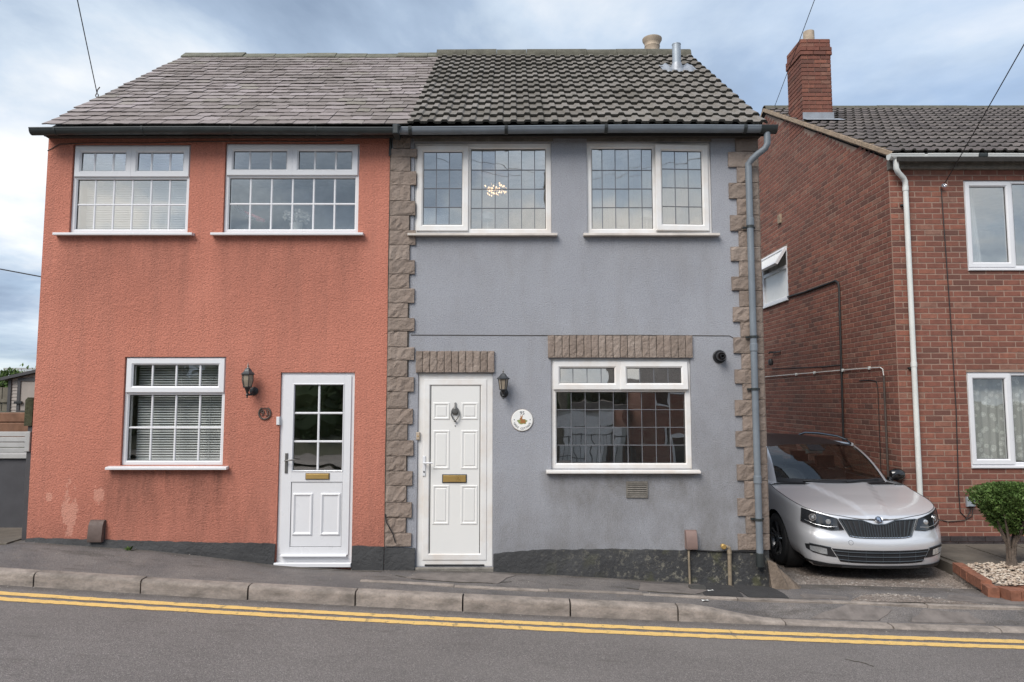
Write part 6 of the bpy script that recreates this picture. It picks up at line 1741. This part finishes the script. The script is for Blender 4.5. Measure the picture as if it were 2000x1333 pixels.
# ================================================================== ACROSS THE STREET (shows in the window glass)
op = empty('opposite_house', (7.0, -15, 0), 'red brick house across street mirrored in the wide leaded window', 'house')
t = NT('far_brick'); bk = t.n.new('ShaderNodeTexBrick'); bk.inputs['Scale'].default_value = 1; bk.inputs['Brick Width'].default_value = .225; bk.inputs['Row Height'].default_value = .075; bk.inputs['Mortar Size'].default_value = .008
bk.inputs['Color1'].default_value = (.22, .075, .05, 1); bk.inputs['Color2'].default_value = (.15, .055, .04, 1); bk.inputs['Mortar'].default_value = (.26, .19, .15, 1)
sp = t.xyz(t.geo('Position')); cb = t.n.new('ShaderNodeCombineXYZ'); t.l.new(sp[0], cb.inputs[0]); t.l.new(sp[2], cb.inputs[1]); t.l.new(cb.outputs[0], bk.inputs['Vector']); M['far_brick'] = t.done(bk.outputs['Color'], .9)
OY = -14.0; gz = -.6
MB().box(3.7, 10.5, OY-7, OY, gz-.6, 4.1).build('wall', M['far_brick'], op)
MB().prism([(OY+.3, 4.1), (OY-3.5, 5.7), (OY-7.3, 4.1)], 'x', 3.5, 10.7).build('roof', M['tile_brown'], op)
for (x, z, w_, h_) in ((4.55, 1.75, 1.2, 1.0), (7.2, 1.75, 1.4, 1.0), (4.6, -.3, 1.1, 1.2), (7.2, -.3, 1.6, 1.3)):
    ww = MB().ring(x, x+w_, z, z+h_, [(0, OY-.02), (0, OY+.04), (.07, OY+.04), (.07, OY-.02)]).build('window', M['upvc'], op)
    MB().box(x+w_/2-.035, x+w_/2+.035, OY+.005, OY+.035, z+.06, z+h_-.06).build('mullion', M['upvc'], ww); MB().box(x+.06, x+w_-.06, OY+.003, OY+.012, z+.06, z+h_-.06).build('pane', M['lens_dark'], ww)
dd = MB().cbox(6.2, 7.0, OY, OY+.05, -.9, 1.2, .004).build('door', M['wood_red'], op)
ga = empty('garage', (1.9, -13.5, -.6), 'white garage across the street mirrored in the leaded window', 'garage')
MB().box(1.15, 3.1, -17, -13.5, -.6, 1.45).build('walls', M['white_board'], ga); MB().box(1.05, 3.2, -17.1, -13.4, 1.45, 1.6).build('roof', M['tile_brown'], ga); MB().cbox(1.3, 2.95, -13.5, -13.46, -.55, 1.25, .004).build('door', M['upvc'], ga)
ra = empty('railing', (1.9, -11.3, g(2)), 'black iron railing across the street mirrored in leaded window', 'railing')
for k in range(22): MB().tube([(.4+k*.14, -11.3, g(2)-.1), (.4+k*.14, -11.3, g(2)+1.05)], .010, 5).build('bar', M['blackmetal'], ra)
for z in (.12, 1.0): MB().box(.35, 3.45, -11.32, -11.28, g(2)+z, g(2)+z+.035).build('rail', M['blackmetal'], ra)
q = random.Random(51)
def tree(x, y, h, r_, label, mat):
    t_ = empty('roadside_tree', (x, y, -.3), label, 'tree', 'trees across the street')
    MB().tube([(x, y, -.4), (x+.05, y, h*.3), (x-.05, y, h*.62)], [.14, .11, .05], 8).build('trunk', M['bark'], t_)
    pts = []
    blobs = [(q.uniform(-.6, .6)*r_, q.uniform(-.5, .5)*r_, h*q.uniform(.22, .82), r_*q.uniform(.4, .65)) for _ in range(11)]
    for k in range(5200):
        bx, by, bz, br = q.choice(blobs); d = Vector((q.gauss(0, 1), q.gauss(0, 1), q.gauss(0, 1))).normalized(); pts.append((Vector((x+bx, y+by, bz))+d*br*q.random()**.35, d))
    leaves('crown', mat, pts, .20, t_, q)
    b = MB()
    for (bx, by, bz, br) in blobs:
        b.lathe([(br*.80*math.sin(a)*(1+.08*math.sin(5*a+bx)), bz - br*.80*math.cos(a)) for a in frange(.05, math.pi-.05, 8)], (x+bx, y+by, 0), 10)
    b.build('inner_foliage', mat, t_, kind='stuff')
for i, (x, y, h, r_) in enumerate(((-12, -15, 3.9, 2.1), (-8.6, -14.2, 3.5, 1.9), (-5.4, -15, 3.9, 2.0), (-2.4, -14.4, 3.5, 1.8), (.3, -16.2, 3.8, 1.9), (2.6, -18.6, 3.7, 1.7), (13.2, -15, 3.8, 2.1))):
    tree(x, y, h, r_, ['leafy tree far to the left across the street', 'rounded tree across street opposite the orange gable', 'tall tree across street opposite the orange window', 'leafy tree across street opposite the glazed door', 'broad tree across street beside the white garage', 'leafy tree standing behind the white garage', 'leafy tree beyond the opposite brick house'][i], M['leaf_dark'])
# grassy verge bank across the street
sheet([-40, -20, -10, -4, .2], [-20, -14, -12.2, -11.3], lambda x, y: g(x) + (.25 if -15 < y < -12 else 0)).build('grass_bank', M['leaf_bank'] if 'leaf_bank' in M else M['ground'], kind='structure')

# ================================================================== POLE AND WIRES
pole = empty('utility_pole', (1.2, -12.0, g(1)), 'wooden utility pole across the street carrying the house wires', 'pole')
MB().tube([(1.2, -12.0, -.4), (1.2, -12.0, 8.3)], [.13, .09], 12).build('shaft', M['wood'], pole, smooth=True)
MB().lathe([(.10, 8.28), (.07, 8.36), (0, 8.38)], (1.2, -12.0, 0), 12).build('cap', M['wood'], pole)
PT = Vector((1.2, -11.9, 7.95))
def wire(a, c, sag, label, r=.0055):
    b = MB(); a, c = Vector(a), Vector(c); pts = []
    for t in frange(0, 1, 24):
        p = a.lerp(c, t); p.z -= sag*4*t*(1-t); pts.append(p)
    return tag(b.tube(pts, r, 5).build('overhead_wire', M['cable']), label, 'wire', 'overhead wires')
# bracket on the gable verge
d_ = 5.06*FPX/811; yb_ = d_ - CAM_D
bxk, bzk = at(189, 184, yb_)
brk = empty('wire_bracket', (bxk, yb_, bzk-.1), 'small iron wire bracket on the left verge of slate roof', 'bracket')
b = MB(); b.tube([(bxk+.004, yb_+.02, bzk-.12), (bxk+.004, yb_, bzk-.04)], .008, 6); b.tube([(bxk+.004+.018*math.cos(t), yb_, bzk-.02+.022*math.sin(t)) for t in frange(0, 6.283, 12)], .006, 5); b.tube([(bxk, yb_, bzk), (bxk+.005, yb_, bzk+.05), (bxk+.035, yb_, bzk+.09)], .007, 5); b.build('hook', M['rust'], brk)
wire((bxk, yb_, bzk+.02), PT + Vector((-.35, 0, 0)), .12, 'thin wire rising from the left verge of slate roof')
wire((wbx, BY-.06, wbz), PT + Vector((.3, 0, 0)), .12, 'thin wire from the brick house wall up past its roof')
yc_ = 6.2; xc, zc = at(1513, 206, yc_)
wire((xc, yc_, zc-.02), PT + Vector((.1, 0, .05)), .12, 'thin wire rising behind the brick chimney')
yl = 6.7; x1_, z1_ = at(110, 549, yl)
b_, zl = at(0, 528, yl)
wsl = (z1_-zl)/(x1_-b_)
wire((-4.6, BACK+.02, z1_+wsl*(-4.6-x1_)), (b_-9, yl+.3, zl-wsl*9), .0, 'dark wire crossing sky left of the orange gable', .012)
